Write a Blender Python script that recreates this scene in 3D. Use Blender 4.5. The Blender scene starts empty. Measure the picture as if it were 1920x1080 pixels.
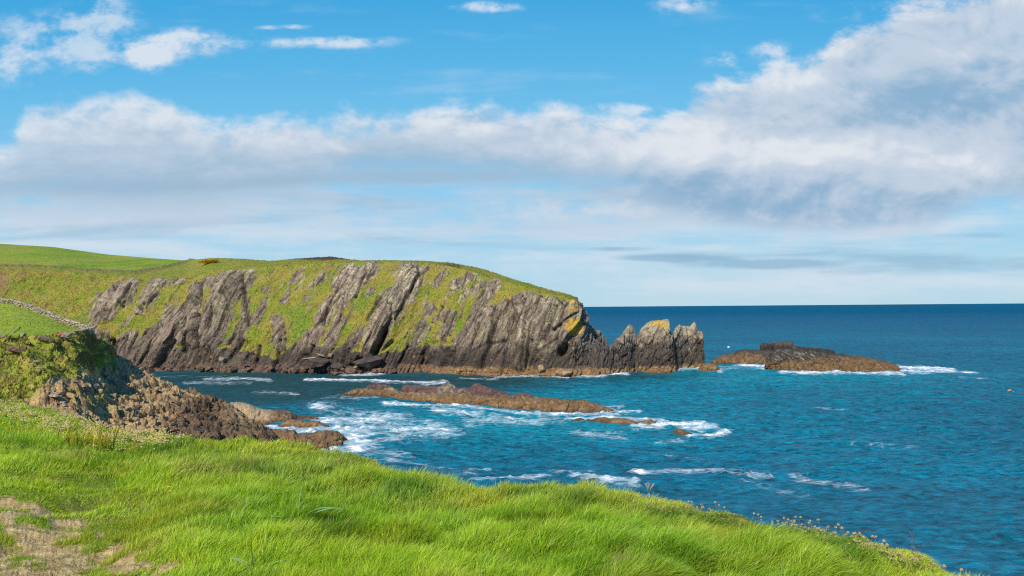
import bpy, bmesh, math, random
import numpy as np
from mathutils import Vector, Matrix

random.seed(7)
RNG = np.random.default_rng(11)
S = bpy.context.scene
COL = S.collection

# ------------------------------------------------------------------ camera
F = 1493.0                       # focal length in pixels of the 1920 wide photograph
H = 20.0                         # eye height above the sea
PITCH = math.atan(36.0 / F)
ROLL = 0.0078
_f = np.array([0, math.cos(PITCH), math.sin(PITCH)])
_r0 = np.array([1.0, 0, 0])
_u0 = np.array([0, -math.sin(PITCH), math.cos(PITCH)])
CR = math.cos(ROLL) * _r0 - math.sin(ROLL) * _u0
CU = math.sin(ROLL) * _r0 + math.cos(ROLL) * _u0
CF = _f
EYE = np.array([0.0, 0.0, H])

def make_camera():
    cd = bpy.data.cameras.new("camera")
    cd.sensor_width = 36.0
    cd.lens = F / 1920.0 * 36.0
    cd.clip_start = 0.1
    cd.clip_end = 120000
    co = bpy.data.objects.new("camera", cd)
    COL.objects.link(co)
    m = Matrix(((CR[0], CU[0], -CF[0], EYE[0]), (CR[1], CU[1], -CF[1], EYE[1]), (CR[2], CU[2], -CF[2], EYE[2]), (0, 0, 0, 1)))
    co.matrix_world = m
    S.camera = co
make_camera()

def ray(px, py):
    px = np.asarray(px, float); py = np.asarray(py, float)
    a = ((px - 960) / F)[..., None]; b = (-(py - 540) / F)[..., None]
    return a * CR + b * CU + CF
def at_depth(px, py, d):
    """surveyed point: seen at (px, py) of the photograph, d metres out"""
    r = ray(px, py)
    return EYE + r * (np.asarray(d, float) / r[..., 1])[..., None]
def at_z(px, py, z=0.0):
    r = ray(px, py)
    return EYE + r * ((z - H) / r[..., 2])[..., None]
def survey(P):
    """where points lie as seen from the survey station"""
    v = P - EYE
    w = v @ CF
    w = np.where(w < 0.01, 0.01, w)
    return 960 + F * (v @ CR) / w, 540 - F * (v @ CU) / w

# ------------------------------------------------------------------ noise
_G = np.array([[1,1,0],[-1,1,0],[1,-1,0],[-1,-1,0],[1,0,1],[-1,0,1],[1,0,-1],[-1,0,-1],[0,1,1],[0,-1,1],[0,1,-1],[0,-1,-1],[1,1,0],[-1,1,0],[0,-1,1],[0,-1,-1]], np.float32)
def _hash(ix, iy, iz, seed):
    n = (ix.astype(np.uint32) * np.uint32(374761393) + iy.astype(np.uint32) * np.uint32(668265263)
         + iz.astype(np.uint32) * np.uint32(2246822519) + np.uint32((seed * 3266489917 + 374761) & 0xffffffff))
    n = (n ^ (n >> np.uint32(13))) * np.uint32(1274126177)
    n = (n ^ (n >> np.uint32(15))) * np.uint32(2654435761)
    return n ^ (n >> np.uint32(16))
def noise(x, y, z=0.0, seed=0):
    if np.ndim(z) == 0: return noise2(x, y, seed + int(z * 7))
    x, y, z = np.broadcast_arrays(np.asarray(x, np.float32), np.asarray(y, np.float32), np.asarray(z, np.float32))
    fx, fy, fz = np.floor(x), np.floor(y), np.floor(z)
    ix, iy, iz = fx.astype(np.int32), fy.astype(np.int32), fz.astype(np.int32)
    x, y, z = x - fx, y - fy, z - fz
    u, v, w = [t * t * t * (t * (t * 6 - 15) + 10) for t in (x, y, z)]
    out = 0
    for dz in (0, 1):
        for dy in (0, 1):
            for dx in (0, 1):
                g = _G[_hash(ix + dx, iy + dy, iz + dz, seed) & np.uint32(15)]
                dot = g[..., 0] * (x - dx) + g[..., 1] * (y - dy) + g[..., 2] * (z - dz)
                out = out + dot * (u if dx else 1 - u) * (v if dy else 1 - v) * (w if dz else 1 - w)
    return out
_G2 = np.array([[math.cos(a), math.sin(a)] for a in np.linspace(0, 2 * math.pi, 17)[:16] + .2], np.float32) * 1.25
def noise2(x, y, seed=0):
    x, y = np.broadcast_arrays(np.asarray(x, np.float32), np.asarray(y, np.float32))
    fx, fy = np.floor(x), np.floor(y)
    ix, iy = fx.astype(np.int32).astype(np.uint32), fy.astype(np.int32).astype(np.uint32)
    x, y = x - fx, y - fy
    u, v = [t * t * t * (t * (t * 6 - 15) + 10) for t in (x, y)]
    out = 0; sd = np.uint32((seed * 3266489917 + 97) & 0xffffffff)
    for dy in (0, 1):
        for dx in (0, 1):
            n = (ix + np.uint32(dx)) * np.uint32(374761393) + (iy + np.uint32(dy)) * np.uint32(668265263) + sd
            n = (n ^ (n >> np.uint32(13))) * np.uint32(1274126177); n = (n ^ (n >> np.uint32(15))) * np.uint32(2654435761)
            k = (n >> np.uint32(20)) & np.uint32(15)
            out = out + (_G2[k, 0] * (x - dx) + _G2[k, 1] * (y - dy)) * (u if dx else 1 - u) * (v if dy else 1 - v)
    return out
def fbm(x, y, z=0.0, o=4, seed=0, gain=0.5, lac=2.03):
    a, s, t = 1.0, 0.0, 0.0
    x = np.asarray(x, float); y = np.asarray(y, float)
    for i in range(o):
        s = s + a * noise(x, y, z, seed + 17 * i); t += a
        a *= gain; x = x * lac + 3.1; y = y * lac + 1.7
        if np.ndim(z): z = z * lac + 5.3
    return s / t * 1.5
def ridged(x, y, z=0.0, o=4, seed=0, gain=0.5):
    a, s, t = 1.0, 0.0, 0.0
    x = np.asarray(x, float); y = np.asarray(y, float)
    for i in range(o):
        s = s + a * (1 - 2 * np.abs(noise(x, y, z, seed + 31 * i))); t += a
        a *= gain; x = x * 2.1 + 2.7; y = y * 2.1 + 8.1
        if np.ndim(z): z = z * 2.1 + 1.3
    return s / t
def worley(x, y, seed=0):
    """returns F1, F2, random id of the cell, offset inside the cell"""
    x = np.asarray(x, np.float64); y = np.asarray(y, np.float64)
    cx, cy = np.floor(x).astype(np.int64), np.floor(y).astype(np.int64)
    f1 = np.full(x.shape, 9.0); f2 = np.full(x.shape, 9.0)
    rid = np.zeros(x.shape); ox = np.zeros(x.shape); oy = np.zeros(x.shape)
    zz = np.zeros(x.shape, np.int64)
    for dy in (-1, 0, 1):
        for dx in (-1, 0, 1):
            h = _hash(cx + dx, cy + dy, zz, seed)
            h2 = _hash(cx + dx, cy + dy, zz + 1, seed)
            px = cx + dx + (h & np.uint32(0xffff)) / 65535.0
            py = cy + dy + (h >> np.uint32(16)) / 65535.0
            d = np.hypot(px - x, py - y)
            near = d < f1
            f2 = np.where(near, f1, np.minimum(f2, d))
            f1 = np.where(near, d, f1)
            rid = np.where(near, (h2 & np.uint32(0xffff)) / 65535.0, rid)
            ox = np.where(near, x - px, ox); oy = np.where(near, y - py, oy)
    return f1, f2, rid, ox, oy
def sstep(a, b, x):
    t = np.clip((x - a) / (b - a), 0, 1)
    return t * t * (3 - 2 * t)
def lerp(a, b, t):
    return a + (b - a) * t
def mixc(a, b, t):
    return np.asarray(a) * (1 - t[..., None]) + np.asarray(b) * t[..., None]
def poly(pts, x):
    p = sorted(pts)
    return np.interp(x, [q[0] for q in p], [q[1] for q in p])
def seg_dist(px, py, pts, ky=1.0):
    """distance to a polyline, y counted ky times"""
    best = np.full(px.shape, 1e9)
    for (x0, y0), (x1, y1) in zip(pts[:-1], pts[1:]):
        ax, ay, bx, by = x0, y0 * ky, x1, y1 * ky
        dx, dy = bx - ax, by - ay
        L = dx * dx + dy * dy + 1e-9
        t = np.clip(((px - ax) * dx + (py * ky - ay) * dy) / L, 0, 1)
        best = np.minimum(best, np.hypot(px - ax - t * dx, py * ky - ay - t * dy))
    return best
def blob(px, py, x, y, rx, ry):
    return np.exp(-((px - x) / rx) ** 2 - ((py - y) / ry) ** 2)
def s2l(r, g, b):
    c = np.array([r, g, b]) / 255.0
    return np.where(c <= 0.04045, c / 12.92, ((c + 0.055) / 1.055) ** 2.4)

# ------------------------------------------------------------------ mesh helpers
def mesh_arrays(name, V, faces, mat, smooth=True, **attrs):
    """faces: (n, k) int array, or a list of such arrays with different k"""
    me = bpy.data.meshes.new(name)
    if not isinstance(faces, list): faces = [faces]
    V = np.ascontiguousarray(V.reshape(-1, 3), np.float32)
    me.vertices.add(len(V)); me.vertices.foreach_set("co", V.ravel())
    nl = sum(f.size for f in faces); npoly = sum(len(f) for f in faces)
    me.loops.add(nl); me.polygons.add(npoly)
    me.loops.foreach_set("vertex_index", np.concatenate([f.ravel() for f in faces]).astype(np.int32))
    tot = np.concatenate([np.full(len(f), f.shape[1]) for f in faces])
    st = np.concatenate([[0], np.cumsum(tot)[:-1]])
    me.polygons.foreach_set("loop_start", st.astype(np.int32))
    me.update(calc_edges=True)
    me.polygons.foreach_set("use_smooth", np.full(npoly, smooth))
    for k, a in attrs.items():
        a = np.asarray(a, np.float32)
        if a.ndim >= 2 and a.shape[-1] == 3:
            a = a.reshape(-1, 3)
            at = me.attributes.new(k, 'FLOAT_COLOR', 'POINT')
            at.data.foreach_set("color", np.concatenate([a, np.ones((len(a), 1), np.float32)], 1).ravel())
        else:
            at = me.attributes.new(k, 'FLOAT', 'POINT')
            at.data.foreach_set("value", a.ravel())
    if mat: me.materials.append(mat)
    me.validate()
    return me
def grid_faces(nr, nc, flip=False):
    i = np.arange(nr * nc).reshape(nr, nc)
    f = np.stack([i[:-1, :-1], i[:-1, 1:], i[1:, 1:], i[1:, :-1]], -1).reshape(-1, 4)
    return f[:, ::-1] if flip else f
def link(name, me, parent=None, loc=None, rot=None, scale=None):
    o = bpy.data.objects.new(name, me)
    COL.objects.link(o)
    if parent is not None: o.parent = parent
    if loc is not None: o.location = loc
    if rot is not None: o.rotation_euler = rot
    if scale is not None: o.scale = scale
    return o
def tag(o, label=None, cat=None, group=None, kind=None):
    if label: o["label"] = label
    if cat: o["category"] = cat
    if group: o["group"] = group
    if kind: o["kind"] = kind
    return o
def normals_grid(P):
    du = np.gradient(P, axis=1); dv = np.gradient(P, axis=0)
    n = np.cross(du, dv)
    return n / (np.linalg.norm(n, axis=-1, keepdims=True) + 1e-9)

# ------------------------------------------------------------------ node helpers
class NT:
    def __init__(self, tree): self.t = tree; self.n = tree.nodes; self.l = tree.links
    def new(self, kind, **props):
        n = self.n.new(kind)
        for k, v in props.items(): setattr(n, k, v)
        return n
    def put(self, sock, v):
        if isinstance(v, E): v = v.s
        if isinstance(v, bpy.types.NodeSocket): self.l.new(v, sock)
        elif v is not None:
            if hasattr(sock.default_value, '__len__') and not hasattr(v, '__len__'): v = [v] * len(sock.default_value)
            if hasattr(sock.default_value, '__len__') and len(sock.default_value) == 4 and len(v) == 3: v = (*v, 1)
            sock.default_value = v
    def math(self, op, a, b=None, c=None, clamp=False):
        n = self.new('ShaderNodeMath', operation=op, use_clamp=clamp)
        self.put(n.inputs[0], a)
        if b is not None: self.put(n.inputs[1], b)
        if c is not None: self.put(n.inputs[2], c)
        return E(self, n.outputs[0])
    def vmath(self, op, a, b=None):
        n = self.new('ShaderNodeVectorMath', operation=op)
        self.put(n.inputs[0], a)
        if b is not None: self.put(n.inputs[1], b)
        return E(self, n.outputs[0])
    def smooth(self, x, a, b, lo=0.0, hi=1.0):
        n = self.new('ShaderNodeMapRange', interpolation_type='SMOOTHSTEP')
        self.put(n.inputs[0], x); self.put(n.inputs[1], a); self.put(n.inputs[2], b); self.put(n.inputs[3], lo); self.put(n.inputs[4], hi)
        return E(self, n.outputs[0])
    def linear(self, x, a, b, lo=0.0, hi=1.0):
        n = self.new('ShaderNodeMapRange')
        self.put(n.inputs[0], x); self.put(n.inputs[1], a); self.put(n.inputs[2], b); self.put(n.inputs[3], lo); self.put(n.inputs[4], hi)
        return E(self, n.outputs[0])
    def mix(self, f, a, b, blend='MIX'):
        n = self.new('ShaderNodeMix', data_type='RGBA', blend_type=blend)
        self.put(n.inputs['Factor'], f)
        self.put(n.inputs[6], a); self.put(n.inputs[7], b)
        return E(self, n.outputs[2])
    def xyz(self, x, y, z=0.0):
        n = self.new('ShaderNodeCombineXYZ')
        for i, v in enumerate((x, y, z)): self.put(n.inputs[i], v)
        return E(self, n.outputs[0])
    def noise(self, vec, scale=1.0, detail=4.0, rough=0.5, dist=0.0, dim='3D'):
        n = self.new('ShaderNodeTexNoise', noise_dimensions=dim)
        self.put(n.inputs['Vector'], vec); n.inputs['Scale'].default_value = scale
        n.inputs['Detail'].default_value = detail; n.inputs['Roughness'].default_value = rough
        n.inputs['Distortion'].default_value = dist
        return E(self, n.outputs['Fac'])
    def voronoi(self, vec, scale, feature='F1'):
        n = self.new('ShaderNodeTexVoronoi', feature=feature)
        self.put(n.inputs['Vector'], vec); n.inputs['Scale'].default_value = scale
        return E(self, n.outputs['Distance'])
    def attr(self, name):
        n = self.new('ShaderNodeAttribute', attribute_name=name)
        return E(self, n.outputs['Color']), E(self, n.outputs['Fac'])
    def curve(self, x, pts, lo, hi, vlo, vhi):
        """value of a hand drawn profile at x"""
        t = self.linear(x, lo, hi)
        n = self.new('ShaderNodeFloatCurve')
        c = n.mapping.curves[0]
        q = sorted(((max(0, min(1, (a - lo) / (hi - lo)))), (b - vlo) / (vhi - vlo)) for a, b in pts)
        c.points[0].location = q[0]; c.points[1].location = q[-1]
        for p in q[1:-1]: c.points.new(*p)
        for p in c.points: p.handle_type = 'AUTO_CLAMPED'
        n.mapping.update()
        self.put(n.inputs['Value'], t)
        return self.linear(E(self, n.outputs[0]), 0, 1, vlo, vhi)
    def bump(self, height, strength=0.5, dist=0.1, normal=None):
        n = self.new('ShaderNodeBump')
        n.inputs['Strength'].default_value = strength; n.inputs['Distance'].default_value = dist
        self.put(n.inputs['Height'], height)
        if normal is not None: self.put(n.inputs['Normal'], normal)
        return E(self, n.outputs[0])
    def objpos(self):
        return E(self, self.new('ShaderNodeTexCoord').outputs['Object'])
    def worldpos(self):
        return E(self, self.new('ShaderNodeNewGeometry').outputs['Position'])
class E:
    def __init__(self, nt, s): self.nt = nt; self.s = s
    def __add__(a, b): return a.nt.math('ADD', a, b)
    __radd__ = __add__
    def __sub__(a, b): return a.nt.math('SUBTRACT', a, b)
    def __rsub__(a, b): return a.nt.math('SUBTRACT', b, a)
    def __mul__(a, b): return a.nt.math('MULTIPLY', a, b)
    __rmul__ = __mul__
    def __truediv__(a, b): return a.nt.math('DIVIDE', a, b)
def new_mat(name):
    m = bpy.data.materials.new(name); m.use_nodes = True
    nt = NT(m.node_tree); nt.n.clear()
    out = nt.new('ShaderNodeOutputMaterial')
    return m, nt, out
def principled(nt, color, rough=0.9, spec=0.2, normal=None):
    b = nt.new('ShaderNodeBsdfPrincipled')
    nt.put(b.inputs['Base Color'], color); nt.put(b.inputs['Roughness'], rough)
    b.inputs['Specular IOR Level'].default_value = spec
    if normal is not None: nt.put(b.inputs['Normal'], normal)
    return b

def rock_material(name, scale=1.0, lean=-23.0, stretch=(1, 1, .20), bump=0.8, dist=0.25, contrast=0.55):
    """vertex colour broken up by leaning strata, blotches and fine grain"""
    m, nt, out = new_mat(name)
    c, _ = nt.attr("col"); _, g = nt.attr("turf")
    mp = nt.new('ShaderNodeMapping'); mp.vector_type = 'POINT'
    nt.put(mp.inputs['Vector'], nt.objpos())
    mp.inputs['Rotation'].default_value = (0, math.radians(lean), 0)
    mp2 = nt.new('ShaderNodeMapping'); mp2.inputs['Scale'].default_value = stretch
    nt.l.new(mp.outputs[0], mp2.inputs[0])
    sv = E(nt, mp2.outputs[0]); ov = nt.objpos()
    strata = nt.noise(sv, 1.3 * scale, 6, 0.62, 0.4)
    fine = nt.noise(ov, 2.6 * scale, 5, 0.6)
    turf = nt.noise(ov, 1.6 * scale, 6, 0.7)
    crack = nt.smooth(nt.voronoi(sv, 0.55 * scale, 'DISTANCE_TO_EDGE'), 0.0, 0.05)
    rk = (strata - 0.5) * (2.2 * contrast) + (fine - 0.5) * (1.3 * contrast) + 1.0
    rk = rk * nt.linear(crack, 0, 1, 0.72, 1.0)
    tf = (turf - 0.5) * 1.5 + 1.0
    k = nt.mix(g, rk, tf)
    col = nt.mix(1.0, c, k, 'MULTIPLY')
    hgt = nt.mix(g, strata * 0.7 + fine * 0.35 + crack * 0.25, turf * 0.8 + fine * .4)
    b = principled(nt, col, 0.92, 0.15, nt.bump(hgt, bump, dist))
    nt.l.new(b.outputs[0], out.inputs[0])
    return m
def plain_material(name, rgb, rough=0.6, spec=0.3, var=0.25, scale=8.0):
    m, nt, out = new_mat(name)
    n = nt.noise(nt.objpos(), scale, 4, 0.6)
    col = nt.mix(1.0, tuple(rgb), (n - 0.5) * (2 * var) + 1.0, 'MULTIPLY')
    b = principled(nt, col, rough, spec)
    nt.l.new(b.outputs[0], out.inputs[0])
    return m
def blade_material(name, trans=0.35):
    m, nt, out = new_mat(name)
    c, _ = nt.attr("col")
    d = nt.new('ShaderNodeBsdfDiffuse'); nt.put(d.inputs[0], c)
    t = nt.new('ShaderNodeBsdfTranslucent'); nt.put(t.inputs[0], nt.mix(1.0, c, (1.0, 1.05, 0.5), 'MULTIPLY'))
    mx = nt.new('ShaderNodeMixShader'); mx.inputs[0].default_value = trans
    nt.l.new(d.outputs[0], mx.inputs[1]); nt.l.new(t.outputs[0], mx.inputs[2])
    gl = nt.new('ShaderNodeBsdfGlossy'); gl.inputs['Roughness'].default_value = 0.45
    m2 = nt.new('ShaderNodeMixShader'); m2.inputs[0].default_value = 0.025
    nt.l.new(mx.outputs[0], m2.inputs[1]); nt.l.new(gl.outputs[0], m2.inputs[2])
    nt.l.new(m2.outputs[0], out.inputs[0])
    return m
# ------------------------------------------------------------------ light and sky
SUN_AZ = math.radians(-155)      # measured from +Y (the view) towards +X: behind the viewer's left shoulder
SUN_EL = math.radians(39)
SUN_DIR = Vector((math.sin(SUN_AZ) * math.cos(SUN_EL), math.cos(SUN_AZ) * math.cos(SUN_EL), math.sin(SUN_EL)))
sl = bpy.data.lights.new("sun", 'SUN'); sl.energy = 5.0; sl.angle = math.radians(0.5); sl.color = (1.0, 0.93, 0.80)
so = bpy.data.objects.new("sun", sl); COL.objects.link(so)
so.rotation_euler = SUN_DIR.to_track_quat('Z', 'Y').to_euler()
so.location = (-60, -40, 90)

def make_world():
    w = bpy.data.worlds.new("World"); S.world = w; w.use_nodes = True
    nt = NT(w.node_tree); nt.n.clear()
    out = nt.new('ShaderNodeOutputWorld'); bg = nt.new('ShaderNodeBackground')
    sky = nt.new('ShaderNodeTexSky', sky_type='NISHITA')
    sky.sun_disc = False; sky.sun_elevation = SUN_EL; sky.sun_rotation = SUN_AZ
    sky.altitude = 20; sky.air_density = 1.0; sky.dust_density = 0.6; sky.ozone_density = 2.0
    tc = nt.new('ShaderNodeTexCoord'); sep = nt.new('ShaderNodeSeparateXYZ')
    nt.l.new(tc.outputs['Generated'], sep.inputs[0])
    X, Y, Z = [E(nt, sep.outputs[i]) for i in range(3)]
    Yp = nt.math('MAXIMUM', nt.math('ABSOLUTE', Y), 0.16)
    # sky coordinates: bearing u and height e, 1493 units = one radius out
    U = X / Yp * 1493.0 + 960.0
    e = Z / Yp * 1493.0
    U = nt.math('MINIMUM', nt.math('MAXIMUM', U, -1500.0), 3400.0)
    ep = nt.math('MAXIMUM', e, 0.0)
    def curve(pts, vlo=-100, vhi=800): return nt.curve(U, pts, -400, 2320, vlo, vhi)
    def ell(x, y, rx, ry):
        a = (U - x) * (1.0 / rx); b = (e - y) * (1.0 / ry)
        return nt.math('EXPONENT', (a * a + b * b) * -1.0)
    C = lambda r, g, b: tuple(s2l(r, g, b))
    # clear sky: physical sky, its blue deepened upward as in polarised late daylight
    nish = nt.mix(1.0, E(nt, sky.outputs[0]), (0.1, 0.1, 0.1), 'MULTIPLY')
    rampn = nt.new('ShaderNodeValToRGB')
    nt.put(rampn.inputs[0], nt.linear(ep, 0, 1200))
    stops = [(0, C(182, 217, 233)), (90, C(172, 214, 236)), (210, C(146, 205, 240)), (340, C(118, 196, 238)), (460, C(90, 183, 233)), (580, C(66, 170, 227)), (1200, C(32, 126, 202))]
    el = rampn.color_ramp.elements
    el[0].position = 0; el[0].color = (*stops[0][1], 1); el[1].position = 1; el[1].color = (*stops[-1][1], 1)
    for p, c in stops[1:-1]:
        k = el.new(p / 1200); k.color = (*c, 1)
    clear = nt.mix(0.94, nish, E(nt, rampn.outputs[0]))
    # turbulence fields
    V1 = nt.xyz(U * 0.0055, e * 0.0085, 0.0)
    n1 = (nt.noise(V1, 1.0, 7, 0.6, 0.3) - 0.5) * 2.3
    n1s = (nt.noise(nt.xyz(U * 0.0055 - 0.07, e * 0.0085 + 0.16, 0.0), 1.0, 4, 0.55, 0.3) - 0.5) * 2.3
    n2 = (nt.noise(nt.xyz(U * 0.0022, e * 0.0062, 4.0), 1.0, 4, 0.55, 0.4) - 0.5) * 1.8
    n3 = (nt.noise(nt.xyz(U * 0.0017, e * 0.0150, 9.0), 1.0, 6, 0.62, 0.3) - 0.5) * 2.0
    n4 = (nt.noise(nt.xyz(U * 0.016, e * 0.026, 2.0), 1.0, 5, 0.62) - 0.5) * 2.2
    n3b = (nt.noise(nt.xyz(U * 0.0014, e * 0.0170, 17.0), 1.0, 5, 0.6, 0.3) - 0.5) * 2.0
    lit = (n1 - n1s) * 1.0
    col = clear
    hi = C(226, 231, 238); mid = C(196, 210, 226); low = C(150, 183, 209); deep = C(118, 164, 199)
    # low layered streaks between the bank and the horizon
    a = nt.smooth(n3 + n4 * 0.25 + n2 * .3, -0.28, 0.34) * nt.smooth(e, 330, 230) * nt.smooth(e, -10.0, 40.0, 0.25, 1.0)
    col = nt.mix(a * 0.85, col, C(211, 224, 236))
    a = nt.smooth(n3b * 1.0 + n4 * .15, 0.02, 0.42) * nt.smooth(e, 320, 220) * nt.smooth(e, 20.0, 70.0)
    col = nt.mix(a * 0.75, col, C(150, 188, 214))
    a = nt.smooth((ell(1440, 78, 200, 13) + ell(1250, 92, 100, 8) + ell(1850, 128, 140, 9) * .7 + ell(1160, 108, 110, 6) * .7) * (n3 * 1.2 + n4 * .6 + 1.0), 0.3, 0.9)
    col = nt.mix(a * 0.7, col, C(136, 178, 207))
    a = nt.smooth((ell(380, 205, 620, 55) + ell(1050, 170, 300, 50) * .8) * (n3 * 1.3 + n4 * .5 + n2 * .6 + 0.9), 0.1, 1.0)
    col = nt.mix(a * 0.7, col, C(192, 208, 225))
    # long main bank
    tB = curve([(-400, 300), (-100, 300), (20, 325), (50, 378), (120, 396), (230, 396), (330, 385), (400, 358), (480, 362), (560, 366), (620, 357), (700, 362), (800, 376), (940, 384), (1040, 382), (1090, 366), (1150, 358), (1230, 346), (1290, 356), (1500, 380), (1920, 380), (2320, 380)])
    bB = curve([(-400, 225), (0, 220), (200, 222), (400, 228), (560, 238), (700, 246), (860, 244), (1000, 238), (1200, 215), (1500, 190), (1900, 210), (2320, 210)])
    dens = nt.smooth(tB + n1 * 56 + n4 * 34 + n3 * 14 - e, -18, 40) * nt.smooth(e + n2 * 60 + n3 * 60 - bB, -50, 40)
    hB = nt.linear(e + n1 * 40 + n4 * 22, bB, tB)
    cB = nt.mix(nt.smooth(hB + n3 * .55, 0.02, 0.62), C(158, 187, 211), mid)
    cB = nt.mix(nt.smooth(hB + lit * 0.6 + n4 * .22, 0.5, 1.1), cB, hi)
    cB = nt.mix(nt.smooth(lit * -1.0 + n3 * .5, 0.0, 0.6) * 0.6, cB, low)
    thin = nt.smooth(U + n2 * 500, -300, 500, 0.80, 0.97)
    col = nt.mix(dens * thin, col, cB)
    # shaded underside and a lighter gap below it
    a = (ell(780, 246, 330, 17) + ell(200, 232, 300, 16) * .8) * (n3 * 1.0 + n4 * .6 + 1.0)
    col = nt.mix(nt.smooth(a, 0.1, 1.1) * 0.65, col, C(152, 184, 211))
    # towering cloud over the open sea
    tC = curve([(-400, 200), (900, 250), (1100, 320), (1220, 350), (1275, 380), (1310, 412), (1400, 440), (1480, 462), (1540, 470), (1575, 510), (1640, 540), (1700, 560), (1800, 582), (1920, 605), (2320, 690)])
    bC = curve([(-400, 240), (1000, 240), (1150, 196), (1250, 182), (1400, 156), (1600, 148), (1750, 162), (1830, 210), (1920, 245), (2320, 270)])
    dens = nt.smooth(tC + n1 * 66 + n4 * 44 + n3 * 12 - e, -16, 34) * nt.smooth(e + n1 * 40 + n2 * 30 + n4 * 20 - bC, -36, 30) * nt.smooth(U + n1 * 120 + n2 * 120 - e * 0.25, 1000, 1260)
    hC = nt.linear(e, bC, tC)
    body = n1 * 0.34 + n2 * .25 + lit * 0.75 + n4 * .24 + n3 * .18 + 0.40
    body = body + nt.smooth(hC + n1 * .12, .78, 1.02) * .42
    body = body + ell(1500, 292, 340, 42) * 0.42 + ell(1180, 320, 260, 45) * 0.40 + ell(1430, 425, 160, 34) * 0.3 + ell(1860, 245, 150, 30) * 0.3
    body = body - ell(1830, 395, 300, 62) * 0.50 - ell(1480, 196, 480, 56) * 0.62 - ell(1560, 352, 200, 24) * 0.3
    cC = nt.mix(nt.smooth(body, -0.30, 0.5), C(140, 177, 208), mid)
    cC = nt.mix(nt.smooth(body, 0.45, 1.05), cC, hi)
    col = nt.mix(dens * 0.96, col, cC)
    # thin high veils
    a = nt.smooth(n3b * .8 + n2 * .7 + n4 * .2, 0.05, 0.6) * nt.smooth(e, 330, 420)
    col = nt.mix(a * 0.30, col, C(200, 221, 238))
    # torn scraps
    def puff(lst, colr, amt, kn=1.3, a0=0.25, a1=1.7):
        s = None
        for (x, y, rx, ry) in lst:
            t = ell(x, y, rx, ry); s = t if s is None else s + t
        a = nt.smooth(s * (n1 * kn + n4 * 1.7 + n3 * .5 + 0.95), a0, a1)
        return nt.mix(a * amt, col, colr)
    col = puff([(1170, 186, 70, 24), (1310, 180, 60, 22), (1000, 178, 130, 30)], C(208, 219, 231), 0.75)
    col = puff([(90, 530, 170, 40), (150, 480, 90, 56), (200, 568, 60, 34), (420, 500, 80, 22), (1620, 552, 110, 22)], C(200, 219, 237), 0.85)
    col = puff([(-20, 470, 140, 56), (300, 496, 95, 34), (360, 516, 60, 16), (265, 474, 60, 26), (1285, 572, 70, 22)], C(220, 229, 240), 0.9)
    col = puff([(610, 504, 165, 13), (535, 533, 52, 6), (915, 568, 80, 12), (1180, 372, 110, 14)], C(212, 227, 240), 0.9, .6, a1=1.3)
    col = puff([(1370, 466, 70, 20), (1450, 486, 44, 18)], C(206, 222, 238), 0.9)
    # below the horizon: the dim sea haze
    col = nt.mix(nt.smooth(e, -1.0, -60.0), col, C(60, 120, 150))
    nt.put(bg.inputs[0], nt.mix(1.0, col, (10.0, 10.0, 10.0), 'MULTIPLY')); bg.inputs[1].default_value = 0.1
    nt.l.new(bg.outputs[0], out.inputs[0])
    w.cycles.sampling_method = 'NONE'
make_world()
S.view_settings.view_transform = 'Standard'
S.view_settings.look = 'None'
S.view_settings.exposure = 0
S.cycles.max_bounces = 5; S.cycles.diffuse_bounces = 2; S.cycles.glossy_bounces = 2; S.cycles.transmission_bounces = 2
S.cycles.use_adaptive_sampling = True; S.cycles.adaptive_threshold = 0.01; S.cycles.use_denoising = False; S.cycles.filter_width = 1.15; S.cycles.sample_clamp_indirect = 4
S.cycles.caustics_reflective = False; S.cycles.caustics_refractive = False
# ------------------------------------------------------------------ palettes (linear albedo)
ROCK = np.array([0.255, 0.200, 0.145]); ROCK_PURPLE = np.array([0.185, 0.135, 0.112]); ROCK_DARK = np.array([0.050, 0.040, 0.035])
ROCK_PALE = np.array([0.46, 0.395, 0.27]); LICHEN = np.array([0.52, 0.315, 0.045]); OCHRE = np.array([0.23, 0.135, 0.065]); OCHRE_PALE = np.array([0.33, 0.22, 0.11])
TURF_OLIVE = np.array([0.285, 0.245, 0.046]); TURF_GREEN = np.array([0.200, 0.235, 0.026]); TURF_LUSH = np.array([0.105, 0.22, 0.016]); TURF_BROWN = np.array([0.225, 0.145, 0.055])
FIELD = np.array([0.225, 0.315, 0.026]); HEATH = np.array([0.090, 0.058, 0.036]); SOIL = np.array([0.20, 0.115, 0.065])

MAT_LAND = rock_material("cliff_rock_and_turf", 1.0, contrast=0.75, bump=1.0, dist=.5)
MAT_SKERRY = rock_material("tidal_rock", 2.2, -20, (1, 1, .5), 0.8, 0.15, 0.6)
MAT_SHORE = rock_material("shore_rubble", 2.4, -35, (1, 1, .55), 0.9, 0.2, 0.75)

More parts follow.
